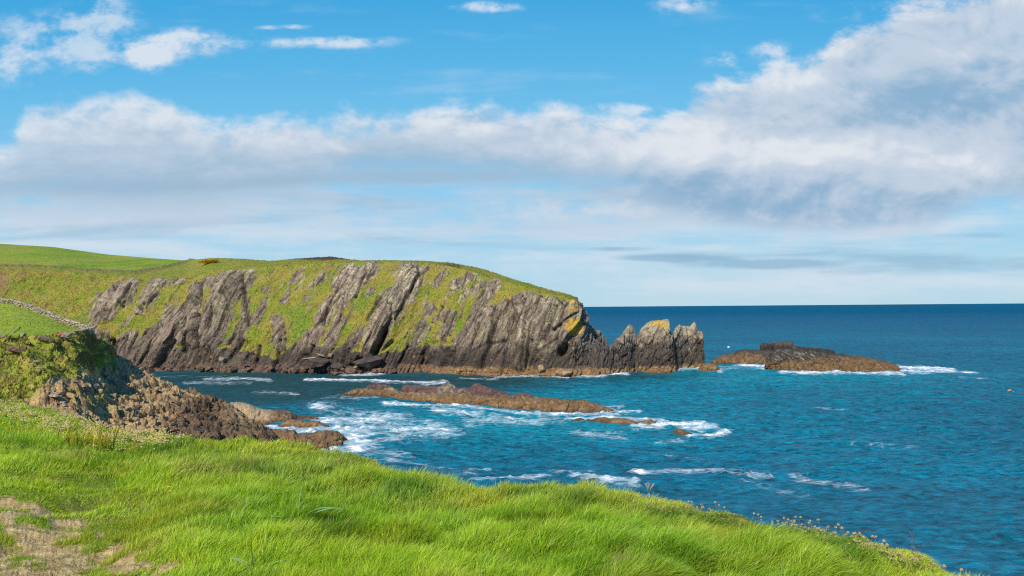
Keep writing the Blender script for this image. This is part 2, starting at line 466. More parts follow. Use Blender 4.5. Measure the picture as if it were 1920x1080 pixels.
# ------------------------------------------------------------------ the headland across the cove
def make_headland():
    # base px, base depth, cliff edge px, py, depth, skyline px, py, depth
    T = [(-440, 279, -440, 499, 308, -440, 442, 456), (-240, 274, -240, 500, 300, -240, 447, 450), (-60, 270, -60, 503, 290, -60, 453, 440), (0, 269, 0, 505, 289, 0, 457, 430), (100, 267, 100, 509, 288, 100, 463, 430),
         (200, 264, 200, 517, 283, 200, 477, 420), (285, 262, 290, 522, 280, 290, 484.5, 405), (350, 262, 350, 522, 279, 350, 488.5, 395),
         (385, 257, 390, 513, 277, 392, 484, 340), (440, 255, 445, 507, 275, 445, 485, 340), (500, 254, 500, 501, 273, 505, 490, 340), (560, 251, 560, 496, 272, 565, 484.5, 335),
         (620, 247, 620, 494, 270, 622, 482, 335), (670, 245, 670, 493, 269, 670, 489, 320), (730, 246, 730, 492, 268, 728, 489, 310), (800, 248, 800, 494, 266, 795, 490, 300),
         (850, 240, 850, 501, 262, 850, 494, 295), (905, 235, 905, 516, 255, 903, 504, 288), (960, 231, 962, 533, 248, 960, 523, 275), (1020, 228.5, 1022, 550, 240, 1022, 542, 262),
         (1068, 227, 1066, 559, 237, 1062, 552, 254), (1104, 228, 1083, 572, 240, 1080, 558, 252), (1130, 234, 1084.5, 573, 247, 1082, 560, 256), (1150, 246, 1084, 574, 256, 1080, 562, 262),
         (1160, 262, 1080, 574, 270, 1070, 563, 272), (1150, 290, 1060, 574, 290, 1040, 565, 285)]
    T = np.array(T, float)
    k = np.linspace(0, 1, len(T))
    # spread the columns by length along the waterline
    base0 = at_depth(T[:, 0], 700 * np.ones(len(T)), T[:, 1]); L = np.concatenate([[0], np.cumsum(np.linalg.norm(np.diff(base0[:, :2], axis=0), axis=1))])
    L /= L[-1]
    nc = 1400
    uu = np.linspace(0, 1, nc)
    q = np.stack([np.interp(uu, L, T[:, i]) for i in range(8)], 1)
    ker = np.hanning(25); ker /= ker.sum()
    q = np.stack([np.convolve(np.pad(q[:, i], 12, mode='edge'), ker, 'valid') for i in range(8)], 1)
    Bx = (q[:, 0] - 960) / F * q[:, 1]; By = q[:, 1]
    Tp = at_depth(q[:, 2], q[:, 3], q[:, 4]); Sp = at_depth(q[:, 5], q[:, 6], q[:, 7])
    Tp[:, 2] += 0
    nf, nt_ = 270, 90
    v = np.linspace(0, 1, nf)[:, None]
    rocky = sstep(860, 960, q[:, 0])[None, :]
    w = lerp(0.30 * v + 0.70 * v ** 2.0, 0.75 * v + .25 * v ** 2, rocky)
    w = np.where(v < 0.08, w * 0 + v * 0.3, w)
    zb = -2.0
    P = np.zeros((nf, nc, 3))
    P[..., 0] = lerp(Bx[None], Tp[None, :, 0], w); P[..., 1] = lerp(By[None], Tp[None, :, 1], w); P[..., 2] = lerp(zb, Tp[None, :, 2], v)
    t = np.linspace(0, 1, nt_ + 1)[1:, None] ** 1.3
    Q = np.zeros((nt_, nc, 3))
    for i in range(3): Q[..., i] = lerp(Tp[None, :, i], Sp[None, :, i], t)
    # the back, out of sight, falls away gently
    bk = []
    for j, (dz, dd) in enumerate([(-.6, 8), (-2.5, 25), (-10, 70), (-40, 170)]):
        b = Sp.copy(); b[:, 1] += dd; b[:, 0] += b[:, 0] * dd / 300; b[:, 2] += dz
        bk.append(b)
    P = np.concatenate([P, Q, np.array(bk)], 0)
    nr = len(P)
    n0 = normals_grid(P)
    if n0[nf // 2, nc // 3, 1] > 0: n0 = -n0
    X, Y, Z = P[..., 0], P[..., 1], P[..., 2]
    px, py = survey(P)
    face = np.zeros((nr, nc)); face[:nf] = 1
    vv = np.concatenate([np.repeat(v, nc, 1), np.ones((nr - nf, nc))], 0)
    # --- where bare rock stands out of the turf
    wob = fbm(X / 6, Z / 6, Y / 6, 4, 3) * 9
    wob2 = fbm(X / 1.8, Z / 2.4, Y / 3, 3, 5) * 6
    qx = px + wob + wob2; qy = py + wob * .6
    rock = np.zeros_like(px)
    for (x0, y0, x1, y1, wd, a) in [(190, 592, 226, 545, 19, 1), (165, 600, 190, 560, 10, .9), (232, 560, 250, 535, 16, 1), (280, 555, 298, 525, 18, .9), (262, 585, 268, 570, 7, 1), (318, 530, 335, 524, 10, .7),
                                (225, 690, 300, 640, 30, 1.1), (230, 640, 250, 630, 16, .8), (270, 680, 345, 600, 30, 1.1), (305, 610, 320, 580, 9, .8), (345, 690, 372, 540, 14, 1), (378, 670, 440, 530, 30, 1.2), (395, 600, 470, 515, 18, 1.1), (372, 540, 400, 528, 12, 1), (440, 640, 468, 600, 15, .9),
                                (470, 620, 460, 520, 9, .7), (478, 600, 500, 565, 9, .7), (500, 548, 492, 540, 6, .8), (535, 565, 545, 545, 7, 1), (545, 530, 562, 508, 7, .9), (590, 532, 606, 518, 7, .8), (573, 570, 582, 560, 6, .8),
                                (603, 600, 628, 560, 15, 1.1), (628, 570, 660, 510, 17, 1.2), (648, 570, 696, 505, 13, 1.1), (668, 525, 700, 500, 14, 1.1), (688, 555, 702, 545, 5, .8),
                                (700, 640, 740, 560, 24, 1.2), (735, 590, 770, 510, 22, 1.2), (770, 560, 785, 512, 12, 1.1), (675, 690, 712, 610, 14, 1.1), (790, 520, 800, 505, 7, .8), (815, 530, 835, 510, 9, .8), (855, 535, 880, 520, 12, 1),
                                (560, 660, 600, 620, 14, .9), (530, 650, 520, 600, 12, .9), (600, 680, 640, 600, 14, .9), (640, 665, 680, 620, 12, .9), (820, 600, 835, 585, 9, .9), (835, 630, 848, 590, 10, 1.1), (800, 585, 808, 575, 8, .8), (770, 640, 790, 610, 14, .7), (870, 650, 905, 580, 22, 1), (905, 560, 930, 535, 14, .9), (890, 545, 905, 530, 8, .7)]:
        d = seg_dist(qx, qy, [(x0, y0), (x1, y1)])
        rock = np.maximum(rock, a * sstep(wd * 1.15, wd * 0.65, d))
    low = sstep(0, 10, (py - wob * 0.9) - np.interp(px, [150, 210, 420, 480, 520, 560, 640, 700, 800, 900, 1000], [560, 640, 650, 655, 668, 640, 655, 660, 645, 640, 600]))
    rock = np.maximum(rock, low * 1.15)
    edge = np.interp(px, [880, 905, 940, 985, 1040, 1070, 1083, 1200], [660, 600, 565, 545, 556, 562, 566, 566])
    rock = np.maximum(rock, 1.25 * sstep(-4, 8, py - edge + wob * 0.8) * sstep(880, 925, px))
    streak = fbm((X - .42 * Z) / 1.3, (Z + .42 * X) / 7, Y / 30, 4, 8)
    rock = np.clip(rock + streak * 0.75 * sstep(0.02, .4, rock) + sstep(.08, .48, streak + .3 * fbm(X / 9, Z / 9, 0, 2, 9)) * .66 * face, 0, 1.3)
    bank = sstep(210, 150, px + wob)                     # far left: a vegetated bank with no face
    rock = rock * (1 - 0.75 * bank * (py < 640))
    rock[nf:] *= 0
    crag = np.clip(rock, 0, 1)
    # --- leaning slabs
    s = X - 0.40 * Z + 1.1 * fbm(X / 14, Y / 14, Z / 14, 3, 21)
    tt = Z + 0.40 * X
    def saw(s, per, seed, sh=0.8):
        c = s / per + 0.55 * noise(X / (per * 3), Z / (per * 5), Y / 40, seed)
        f = c - np.floor(c)
        idr = ((np.floor(c) * 12.9898 + seed) % 1.0)
        idr = np.abs(np.sin(np.floor(c) * 78.233 + seed * 3.7) * 43758.5453) % 1.0
        return np.minimum(f / sh, (1 - f) / (1 - sh)) * (0.45 + 0.9 * idr)
    f1, f2, rid, ox, oy = worley(s / 3.8, tt / 15, 5)
    block = ((rid - .5) * 1.6 + ox * 0.9) * sstep(0, .22, f2 - f1) + .4 - sstep(.12, 0, f2 - f1) * .5
    f1b, f2b, ridb, oxb, oyb = worley(s / 1.3, tt / 7, 9)
    block2 = ((ridb - .5) * 0.7 + oxb * 0.4) * sstep(0, .25, f2b - f1b) - sstep(.12, 0, f2b - f1b) * .22
    f1c, f2c, ridc, oxc, oyc = worley(s / 0.55, tt / 1.8, 13)
    block3 = (ridc - .5) * 0.3 * sstep(0, .3, f2c - f1c) - sstep(.14, 0, f2c - f1c) * .1
    disp = 2.2 * fbm(X / 17, Z / 40, Y / 40, 3, 31) * (1 - .5 * bank)
    nose = sstep(900, 960, px) * sstep(0, 30, py - edge)
    disp = disp + nose * ((block - .4) * 0.9 + .9 * (saw(s, 13, 44) - .4))
    disp = disp + crag * (0.35 + 1.15 * (saw(s, 9.5, 41) - 0.4) + 0.45 * (saw(s, 3.1, 43) - 0.4) + block * .75 + block2 * .8 + block3 * 1.0 + 0.34 * fbm(X * 1.1, Z * .7, Y * 1.1, 4, 45, .6) + .30 * ridged(s * 1.4, tt / 3.2, 0, 4, 46) + .5 * (saw(s, 1.25, 55) - .35))
    disp = disp + (1 - crag) * (0.55 * fbm(X / 3, Z / 3, Y / 3, 4, 47) + 0.28 * fbm(s / 1.1, tt / 3, 0, 3, 48) + 0.3 * ridged(X / 2.1 - Z / 3, Z / 2, Y / 2, 3, 50))
    disp = disp + bank * 1.6 * fbm(X / 5, Z / 5, Y / 5, 4, 49)
    # clefts, overhangs and sea caves
    for (x0, y0, x1, y1, wd, dep) in [(362, 690, 372, 600, 7, 5.0), (374, 655, 368, 560, 4, 2.5), (345, 690, 352, 650, 5, 2), (207, 690, 205, 640, 6, 4), (704, 660, 722, 622, 6, 4.5), (712, 662, 735, 640, 3, 2), (655, 690, 672, 676, 6, 3), (1052, 662, 1062, 652, 6, 3), (1090, 672, 1112, 672, 12, 5), (1040, 680, 1050, 660, 6, 2), (455, 660, 465, 645, 7, 2), (572, 690, 575, 668, 5, 2.), (958, 590, 985, 560, 4, 1.6), (835, 690, 850, 660, 7, 1.6), (300, 680, 318, 650, 4, 1.5), (540, 640, 528, 600, 4, 1.2)]:
        disp = disp - dep * np.exp(-(seg_dist(px + wob * .25, py, [(x0, y0), (x1, y1)]) / wd) ** 2)
    for (x0, y0, x1, y1, wd, dep) in [(385, 660, 440, 540, 22, 2.2), (270, 680, 340, 610, 26, 1.6), (700, 630, 770, 520, 22, 2.4), (640, 570, 690, 505, 18, 1.6), (985, 640, 1010, 570, 26, 1.5), (1060, 640, 1075, 580, 14, 1.6), (430, 690, 400, 640, 16, 2.0), (560, 690, 600, 680, 14, 1.5), (880, 680, 905, 600, 20, 1.3)]:
        disp = disp + dep * np.exp(-(seg_dist(px + wob * .4, py, [(x0, y0), (x1, y1)]) / wd) ** 2)
    # narrow gullies between the buttresses
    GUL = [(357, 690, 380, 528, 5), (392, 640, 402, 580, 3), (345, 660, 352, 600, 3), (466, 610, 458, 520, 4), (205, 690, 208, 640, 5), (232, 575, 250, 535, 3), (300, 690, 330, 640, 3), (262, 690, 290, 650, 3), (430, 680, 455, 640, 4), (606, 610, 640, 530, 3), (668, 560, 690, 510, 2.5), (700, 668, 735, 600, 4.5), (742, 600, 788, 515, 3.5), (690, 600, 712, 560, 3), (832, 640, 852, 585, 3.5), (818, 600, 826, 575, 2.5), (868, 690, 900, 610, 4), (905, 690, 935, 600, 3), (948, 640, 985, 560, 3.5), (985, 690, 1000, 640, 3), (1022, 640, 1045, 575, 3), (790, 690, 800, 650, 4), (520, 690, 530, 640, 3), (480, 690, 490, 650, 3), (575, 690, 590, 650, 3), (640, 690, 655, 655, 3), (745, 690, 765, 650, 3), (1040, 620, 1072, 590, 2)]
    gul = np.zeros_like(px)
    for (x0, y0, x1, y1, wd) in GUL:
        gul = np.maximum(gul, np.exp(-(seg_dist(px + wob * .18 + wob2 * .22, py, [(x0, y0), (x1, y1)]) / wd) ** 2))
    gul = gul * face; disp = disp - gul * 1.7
    # wave-cut ledge at the foot
    disp = disp + 2.6 * sstep(2.6, 0.6, Z + 1.2 * fbm(X / 3, Y / 3, 0, 3, 51)) * (0.6 + 0.8 * fbm(X / 9, 0, 0, 2, 52))
    wt = np.ones((nr, 1)); wt[:8] = np.linspace(0.7, 1, 8)[:, None]
    topw = np.ones((nr, nc)); topw[nf:nf + nt_] = np.linspace(1, 0, nt_)[:, None] ** 2; topw[nf + nt_:] = 0
    dirn = n0.copy(); dirn[..., 2] *= 0.45
    P2 = P + dirn * (disp * wt * np.maximum(topw, 0))[..., None] * 0.9
    # the cliff edge keeps its level: fade the push of the last rows into a ragged lip
    lip = (np.exp(-((vv - 1) / 0.05) ** 2) * face + (1 - face) * topw)
    P2[..., 2] = P2[..., 2] * (1 - lip) + lip * (Z + 0.5 * fbm(X / 2.5, Y / 2.5, 0, 3, 61))
    # lumps on the grassy top, a hedge bank along the field edge
    fieldy = np.interp(px, [-300, 0, 50, 100, 180, 250, 300, 350, 372, 420, 1200], [497, 500, 501, 503, 510, 512, 504, 491, 482, 300, 300])
    topm = (1 - face); topm[nf + nt_:] = 0
    hedge = np.exp(-((py - fieldy) / 2.2) ** 2) * topm * (px < 378)
    P2[..., 2] += topm * (0.25 * fbm(X / 4, Y / 4, 0, 3, 62) * (py > fieldy)) + hedge * (0.7 + 0.6 * fbm(X / 2, Y / 2, 0, 3, 64))
    P2[..., 2] += topm * sstep(380, 400, px) * 0.5 * np.abs(fbm(X / 1.5, Y / 3, 0, 3, 63))
    # --- colour
    na = fbm(X / 5, Y / 5, Z / 5, 4, 71); nb = fbm(s / 0.8, tt / 6, Y / 9, 5, 72, .62); nd = fbm(X / 1.3, Y / 1.3, Z / 1.3, 4, 73)
    rc = mixc(np.broadcast_to(ROCK, P.shape), ROCK_PURPLE, sstep(-0.1, 0.35, na))
    rc = mixc(rc, ROCK_DARK * 1.5, sstep(0.02, 0.5, nb) * 0.75)
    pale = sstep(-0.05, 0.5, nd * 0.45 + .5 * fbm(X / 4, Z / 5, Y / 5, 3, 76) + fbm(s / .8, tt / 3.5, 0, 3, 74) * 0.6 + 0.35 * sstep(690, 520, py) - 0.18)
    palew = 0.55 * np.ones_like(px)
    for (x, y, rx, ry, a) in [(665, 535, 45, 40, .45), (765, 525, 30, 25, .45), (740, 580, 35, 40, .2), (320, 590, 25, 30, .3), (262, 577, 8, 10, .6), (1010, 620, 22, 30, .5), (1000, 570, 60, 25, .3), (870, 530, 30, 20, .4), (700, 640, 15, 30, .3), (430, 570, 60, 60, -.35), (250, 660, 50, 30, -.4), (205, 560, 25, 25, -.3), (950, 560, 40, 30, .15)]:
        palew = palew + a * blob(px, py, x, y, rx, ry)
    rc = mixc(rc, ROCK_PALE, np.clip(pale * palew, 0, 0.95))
    rc = mixc(rc, np.array([0.17, 0.17, 0.05]), sstep(0.1, .5, fbm(X / 2, Z / 3, Y / 2, 3, 75)) * 0.45 * sstep(640, 590, py))
    tone = rid * 1.0 + ridb * .5 - .75
    rc = rc * (1 + .42 * tone)[..., None]
    rc = mixc(rc, np.array([.30, .20, .15]), sstep(.62, .9, rid) * .45 * sstep(-.2, .3, na))
    rc = mixc(rc, ROCK_DARK * .7, np.clip(sstep(.09, .0, f2 - f1) * .8 + sstep(.09, .0, f2b - f1b) * .6 + sstep(.1, .0, f2c - f1c) * .3, 0, .9) * sstep(0, .3, nose + .35 * crag))  # crevice shade painted as dark lines along the slab cracks
    rc = mixc(rc, ROCK_DARK * .45, np.clip(sstep(.35, .95, gul + .35 * nb), 0, 1) * .62)  # gully shade painted into the rock colour
    # tide zones
    zt = Z + 1.3 * fbm(X / 4, Y / 4, Z / 2, 3, 77)
    darkz = sstep(10.5, 5.0, zt + 2.6 * nb + 2.2 * na) * sstep(0.9, 2.6, zt)
    rc = mixc(rc, ROCK_DARK * (1.15), darkz * np.interp(px, [200, 420, 520, 640, 860, 1000, 1080, 1120], [.3, .5, .8, .9, .95, .7, .85, .9]))
    oc = mixc(np.broadcast_to(np.array([0.125, 0.075, 0.058]), P.shape), OCHRE, sstep(720, 860, px))
    oc = mixc(oc, OCHRE_PALE, sstep(0.1, 0.5, nd) * sstep(800, 900, px))
    rc = mixc(rc, oc, sstep(2.6, 1.7, zt) * np.interp(px, [0, 500, 620, 1200], [.6, .7, .95, .95]))
    # yellow lichen on the seaward corner
    ye = np.zeros_like(px)
    for (x, y, rx, ry, a) in [(1072, 612, 12, 13, 1.4), (1078, 620, 10, 10, 1.), (1075, 560, 14, 6, 1.1), (1070, 580, 8, 14, .8), (1045, 553, 22, 4, .8), (1000, 545, 40, 5, .35), (955, 560, 10, 8, .4)]:
        ye = ye + a * blob(px, py, x, y, rx, ry)
    rc = mixc(rc, LICHEN, np.clip(sstep(0.34, 0.9, ye + 0.8 * nd + .4 * nb), 0, 1) * 0.88)
    tc = mixc(np.broadcast_to(TURF_OLIVE, P.shape), TURF_GREEN, sstep(-0.25, 0.35, fbm(X / 7 - Z / 10, Z / 7, Y / 7, 4, 81)))
    tc = mixc(tc, TURF_BROWN, sstep(-0.1, 0.5, fbm(X / 3 - Z / 5, Z / 4, Y / 3, 4, 82)) * 0.5)
    lush = np.zeros_like(px)
    for (x, y, rx, ry) in [(540, 583, 24, 12), (565, 598, 20, 22), (560, 622, 14, 18), (675, 575, 18, 14), (640, 610, 25, 15), (430, 635, 14, 14), (412, 645, 10, 8), (225, 600, 25, 10), (800, 640, 18, 14), (860, 610, 12, 22), (860, 640, 12, 10), (690, 555, 12, 10), (20, 530, 14, 8), (70, 545, 20, 8)]:
        lush = lush + blob(px, py, x, y, rx, ry)
    tc = mixc(tc, TURF_LUSH, np.clip(sstep(0.25, 0.95, lush + 0.5 * nd), 0, 1) * 0.6)
    tc = mixc(tc, HEATH * 1.3, sstep(0.15, 0.6, fbm(X / 1.6, Z / 1.6, Y / 3, 3, 83)) * 0.35 * bank)
    # grassy top
    gtop = mixc(np.broadcast_to(TURF_GREEN * 1.05, P.shape), TURF_OLIVE, sstep(-0.3, 0.4, fbm(X / 9, Y / 20, 0, 3, 84)))
    gtop = mixc(gtop, HEATH, sstep(0.2, 0.6, blob(px, py, 610, 482, 75, 6) * 1.25 + 0.3 * na) * (px > 500))
    gtop = mixc(gtop, HEATH * 1.5, sstep(0.5, .9, blob(px, py, 840, 500, 40, 6) + .5 * nd))
    fld = mixc(np.broadcast_to(FIELD * np.array([1.12, 1.0, 1.0]), P.shape), FIELD * np.array([.72, .85, .9]), sstep(-.4, .4, fbm(X / 8, Y / 30, 0, 4, 85)))
    fld = mixc(fld, np.array([.34, .30, .06]), sstep(-.1, .5, fbm(X / 30, Y / 60, 0, 4, 86)) * .5)
    infield = sstep(1.2, -0.6, py - fieldy + nd) * (px < 380)
    gtop = mixc(gtop, fld, infield)
    gtop = mixc(gtop, HEATH * 1.4 + .02, np.clip(hedge * (0.7 + nd), 0, 1) * 0.9)
    tm = sstep(nf * 0.985, nf * 1.02, np.arange(nr))[:, None] * np.ones((1, nc))
    tc = mixc(tc, gtop, tm)
    # earthy lip under the turf
    lipc = np.exp(-((vv - 0.965) / 0.02) ** 2) * face * sstep(0.0, 0.4, fbm(X / 3, 0, 0, 3, 88)) * (px < 520)
    tc = mixc(tc, SOIL * 0.8, lipc * 0.7)
    tc = mixc(tc, SOIL * 1.3, blob(px, py, 0, 530, 22, 18) * .9 * face)
    turf = 1 - sstep(0.30, 0.66, np.maximum(rock, gul * .9) + .25 * nd)
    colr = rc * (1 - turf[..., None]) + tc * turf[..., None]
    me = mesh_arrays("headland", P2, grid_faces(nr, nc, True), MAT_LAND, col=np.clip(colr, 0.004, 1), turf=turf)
    tag(link("headland", me), "grass topped sea cliff of leaning grey rock slabs across the cove", kind="structure")
    return P2, turf, colr, nf, nt_
HEAD = make_headland()

# ------------------------------------------------------------------ left shore: field, eroded bank, rubble slope
SH = []
def _p(px, py, d): p = at_depth(px, py, d); SH.append((p[0] / p[1], p[1], p[2]))
def _z(px, d, z): SH.append(((px - 960) / F, d, z))
for a in [(-260, 700, 88), (-260, 638, 97), (-260, 530, 160), (0, 735, 90), (0, 692, 93), (0, 648, 96), (0, 636, 100), (0, 600, 122), (0, 565, 150), (60, 740, 88), (60, 692, 93), (60, 652, 97), (60, 636, 101), (60, 606, 120), (60, 580, 141),
          (115, 745, 90), (115, 690, 96), (115, 658, 100), (115, 636, 103), (115, 618, 116), (115, 603, 128), (150, 750, 91), (150, 700, 98), (150, 660, 105), (150, 634, 112), (150, 622, 121), (172, 755, 94), (172, 712, 103), (172, 684, 112), (172, 655, 117), (175, 626, 119),
          (200, 765, 97), (200, 722, 109), (200, 690, 120), (198, 645, 127), (240, 790, 95), (240, 735, 112), (240, 697, 136), (290, 812, 92), (290, 765, 107), (290, 714, 135), (350, 825, 92), (350, 785, 106), (350, 738, 132),
          (420, 832, 95), (420, 802, 109), (420, 760, 130), (500, 834, 97), (490, 806, 111), (455, 782, 122), (520, 822, 103)]: _p(*a)
for a in [(-260, 60, 4), (-260, 176, 12), (-260, 215, 2), (-260, 245, -3), (0, 62, 5), (0, 80, 9.5), (0, 156, 19), (0, 172, 9), (0, 210, 2), (0, 245, -3), (60, 74, 6.5), (60, 147, 15.5), (60, 166, 7), (60, 205, 1), (115, 80, 6), (115, 134, 13), (115, 152, 6), (115, 190, 0),
          (172, 75, 4.5), (176, 130, 11), (175, 146, 4.5), (172, 172, 1.0), (172, 200, -2), (200, 75, 3.5), (205, 133, 8), (205, 152, 2.5), (200, 185, -1.5), (240, 80, 3), (240, 150, 2.5), (240, 166, -2), (290, 80, 3.5), (290, 146, 1.5), (290, 158, -2), (350, 80, 2.5), (350, 142, 1.0), (350, 152, -2),
          (420, 84, 0.5), (420, 138, .5), (420, 147, -2), (500, 86, -.5), (500, 124, 0.0), (500, 136, -2), (560, 88, -2), (545, 108, 0.6), (560, 120, -1.5), (600, 105, -1), (640, 90, -3), (640, 130, -3), (640, 200, -4), (420, 200, -4), (290, 210, -4), (560, 65, -3), (420, 62, -2), (200, 60, 2)]: _z(*a)
SH = np.array(SH)
_K = 160.0
def _rk(a, b):
    r = np.hypot((a[:, None, 0] - b[None, :, 0]) * _K, (a[:, None, 1] - b[None, :, 1]) * 0.75)
    return r
_A = np.zeros((len(SH) + 3, len(SH) + 3)); _A[:len(SH), :len(SH)] = _rk(SH, SH) + 0.3 * np.eye(len(SH))
_A[:len(SH), -3] = 1; _A[:len(SH), -2:] = SH[:, :2]; _A[-3:, :len(SH)] = _A[:len(SH), -3:].T
_W = np.linalg.solve(_A, np.concatenate([SH[:, 2], [0, 0, 0]]))
def shore_z(q, d):
    sh = np.shape(q); a = np.stack([np.ravel(q), np.ravel(d)], 1); out = np.zeros(len(a))
    for i in range(0, len(a), 20000):
        out[i:i + 20000] = _rk(a[i:i + 20000], SH) @ _W[:-3] + _W[-3] + a[i:i + 20000] @ _W[-2:]
    return out.reshape(sh)
_FF = np.array([(-400, 100, 645), (-260, 100, 640), (0, 100, 637), (60, 101, 636), (115, 103, 634), (140, 108, 632), (170, 116, 625), (176, 118, 624)], float)
_FB = np.array([(-400, 170, 500), (-260, 162, 520), (0, 150, 568), (25, 146, 571), (50, 142, 578), (90, 134, 593), (125, 127, 609), (150, 123, 615), (170, 119, 624), (176, 118.5, 624.5)], float)
_shore_tps = shore_z
def shore_z(q, d):
    z = _shore_tps(q, d); px = 960 + F * np.asarray(q)
    df, pf = np.interp(px, _FF[:, 0], _FF[:, 1]), np.interp(px, _FF[:, 0], _FF[:, 2])
    db, pb = np.interp(px, _FB[:, 0], _FB[:, 1]), np.interp(px, _FB[:, 0], _FB[:, 2])
    zf = at_depth(px, pf, df)[..., 2]; zb = at_depth(px, pb, db)[..., 2]
    t = np.clip((d - df) / np.maximum(db - df, .5), 0, 1)
    zp = lerp(zf, zb, t)
    k = sstep(182, 172, px) * sstep(df - 3, df, d)
    beyond = np.maximum(0, d - db - .6)
    zp = np.where(beyond > 0, np.minimum(np.maximum(z, -3), zp - beyond * 1.1), zp)
    return z * (1 - k) + zp * k
def shore_detail(X, Y, Z, px, py):
    """metres added to the smooth shore, and the masks it came from"""
    qx = 960 + F * X / Y
    fld = sstep(-.6, .6, Y - np.interp(qx, _FF[:, 0], _FF[:, 1]) - .8 * fbm(X / 2, Y / 2, 0, 2, 99)) * sstep(.9, .2, Y - np.interp(qx, _FB[:, 0], _FB[:, 1])) * sstep(176, 168, qx)
    rub = sstep(-8, 12, py - np.interp(px, [-200, 0, 60, 110, 160, 200, 230], [800, 790, 745, 712, 700, 694, 690]) + 9 * fbm(X / 4, Y / 4, 0, 3, 100)) * (1 - fld)
    rub = np.maximum(rub, sstep(205, 225, px))
    veg = (1 - rub) * (1 - fld)
    f1, f2, rid, ox, oy = worley(X / 2.3 + .3 * Y / 2.3, Y / 2.0, 3)
    g1, g2, rid2, ox2, oy2 = worley(X / 0.95, Y / 0.9, 4)
    h1, h2, rid3, ox3, oy3 = worley(X / 0.45, Y / 0.45, 6)
    rub_a = .36; sg = sstep(0, .25, f2 - f1); sg2 = sstep(0, .25, g2 - g1)
    dz = rub * (((rid - .35) * 0.7 + ox * 0.4 - oy * .25) * sg + ((rid2 - .4) * 0.5 + ox2 * .3) * sg2 + .5 * fbm(X / 1.2, Y / 1.2, 0, 4, 105) + (rid3 - .4) * 0.14 + rub_a * (ridged((X + Y * .6) / 1.6, (Y - X * .6) / 6, 0, 4, 108) - .3) - np.maximum(0, .12 - (f2 - f1)) * 1.6 - np.maximum(0, .1 - (g2 - g1)) * 1.0 + .9 * fbm(X / 7, Y / 7, 0, 3, 103))
    dz = dz + veg * (1.5 * fbm(X / 4.5, Y / 4.5, 0, 4, 101) + 0.9 * ridged(X / 3, Y / 3, 0, 3, 102) - .3 + .3 * (rid2 - .5))
    dz = dz + fld * 0.10 * fbm(X / 3, Y / 3, 0, 3, 104)
    return dz, fld, rub, veg, rid, rid2, f2 - f1
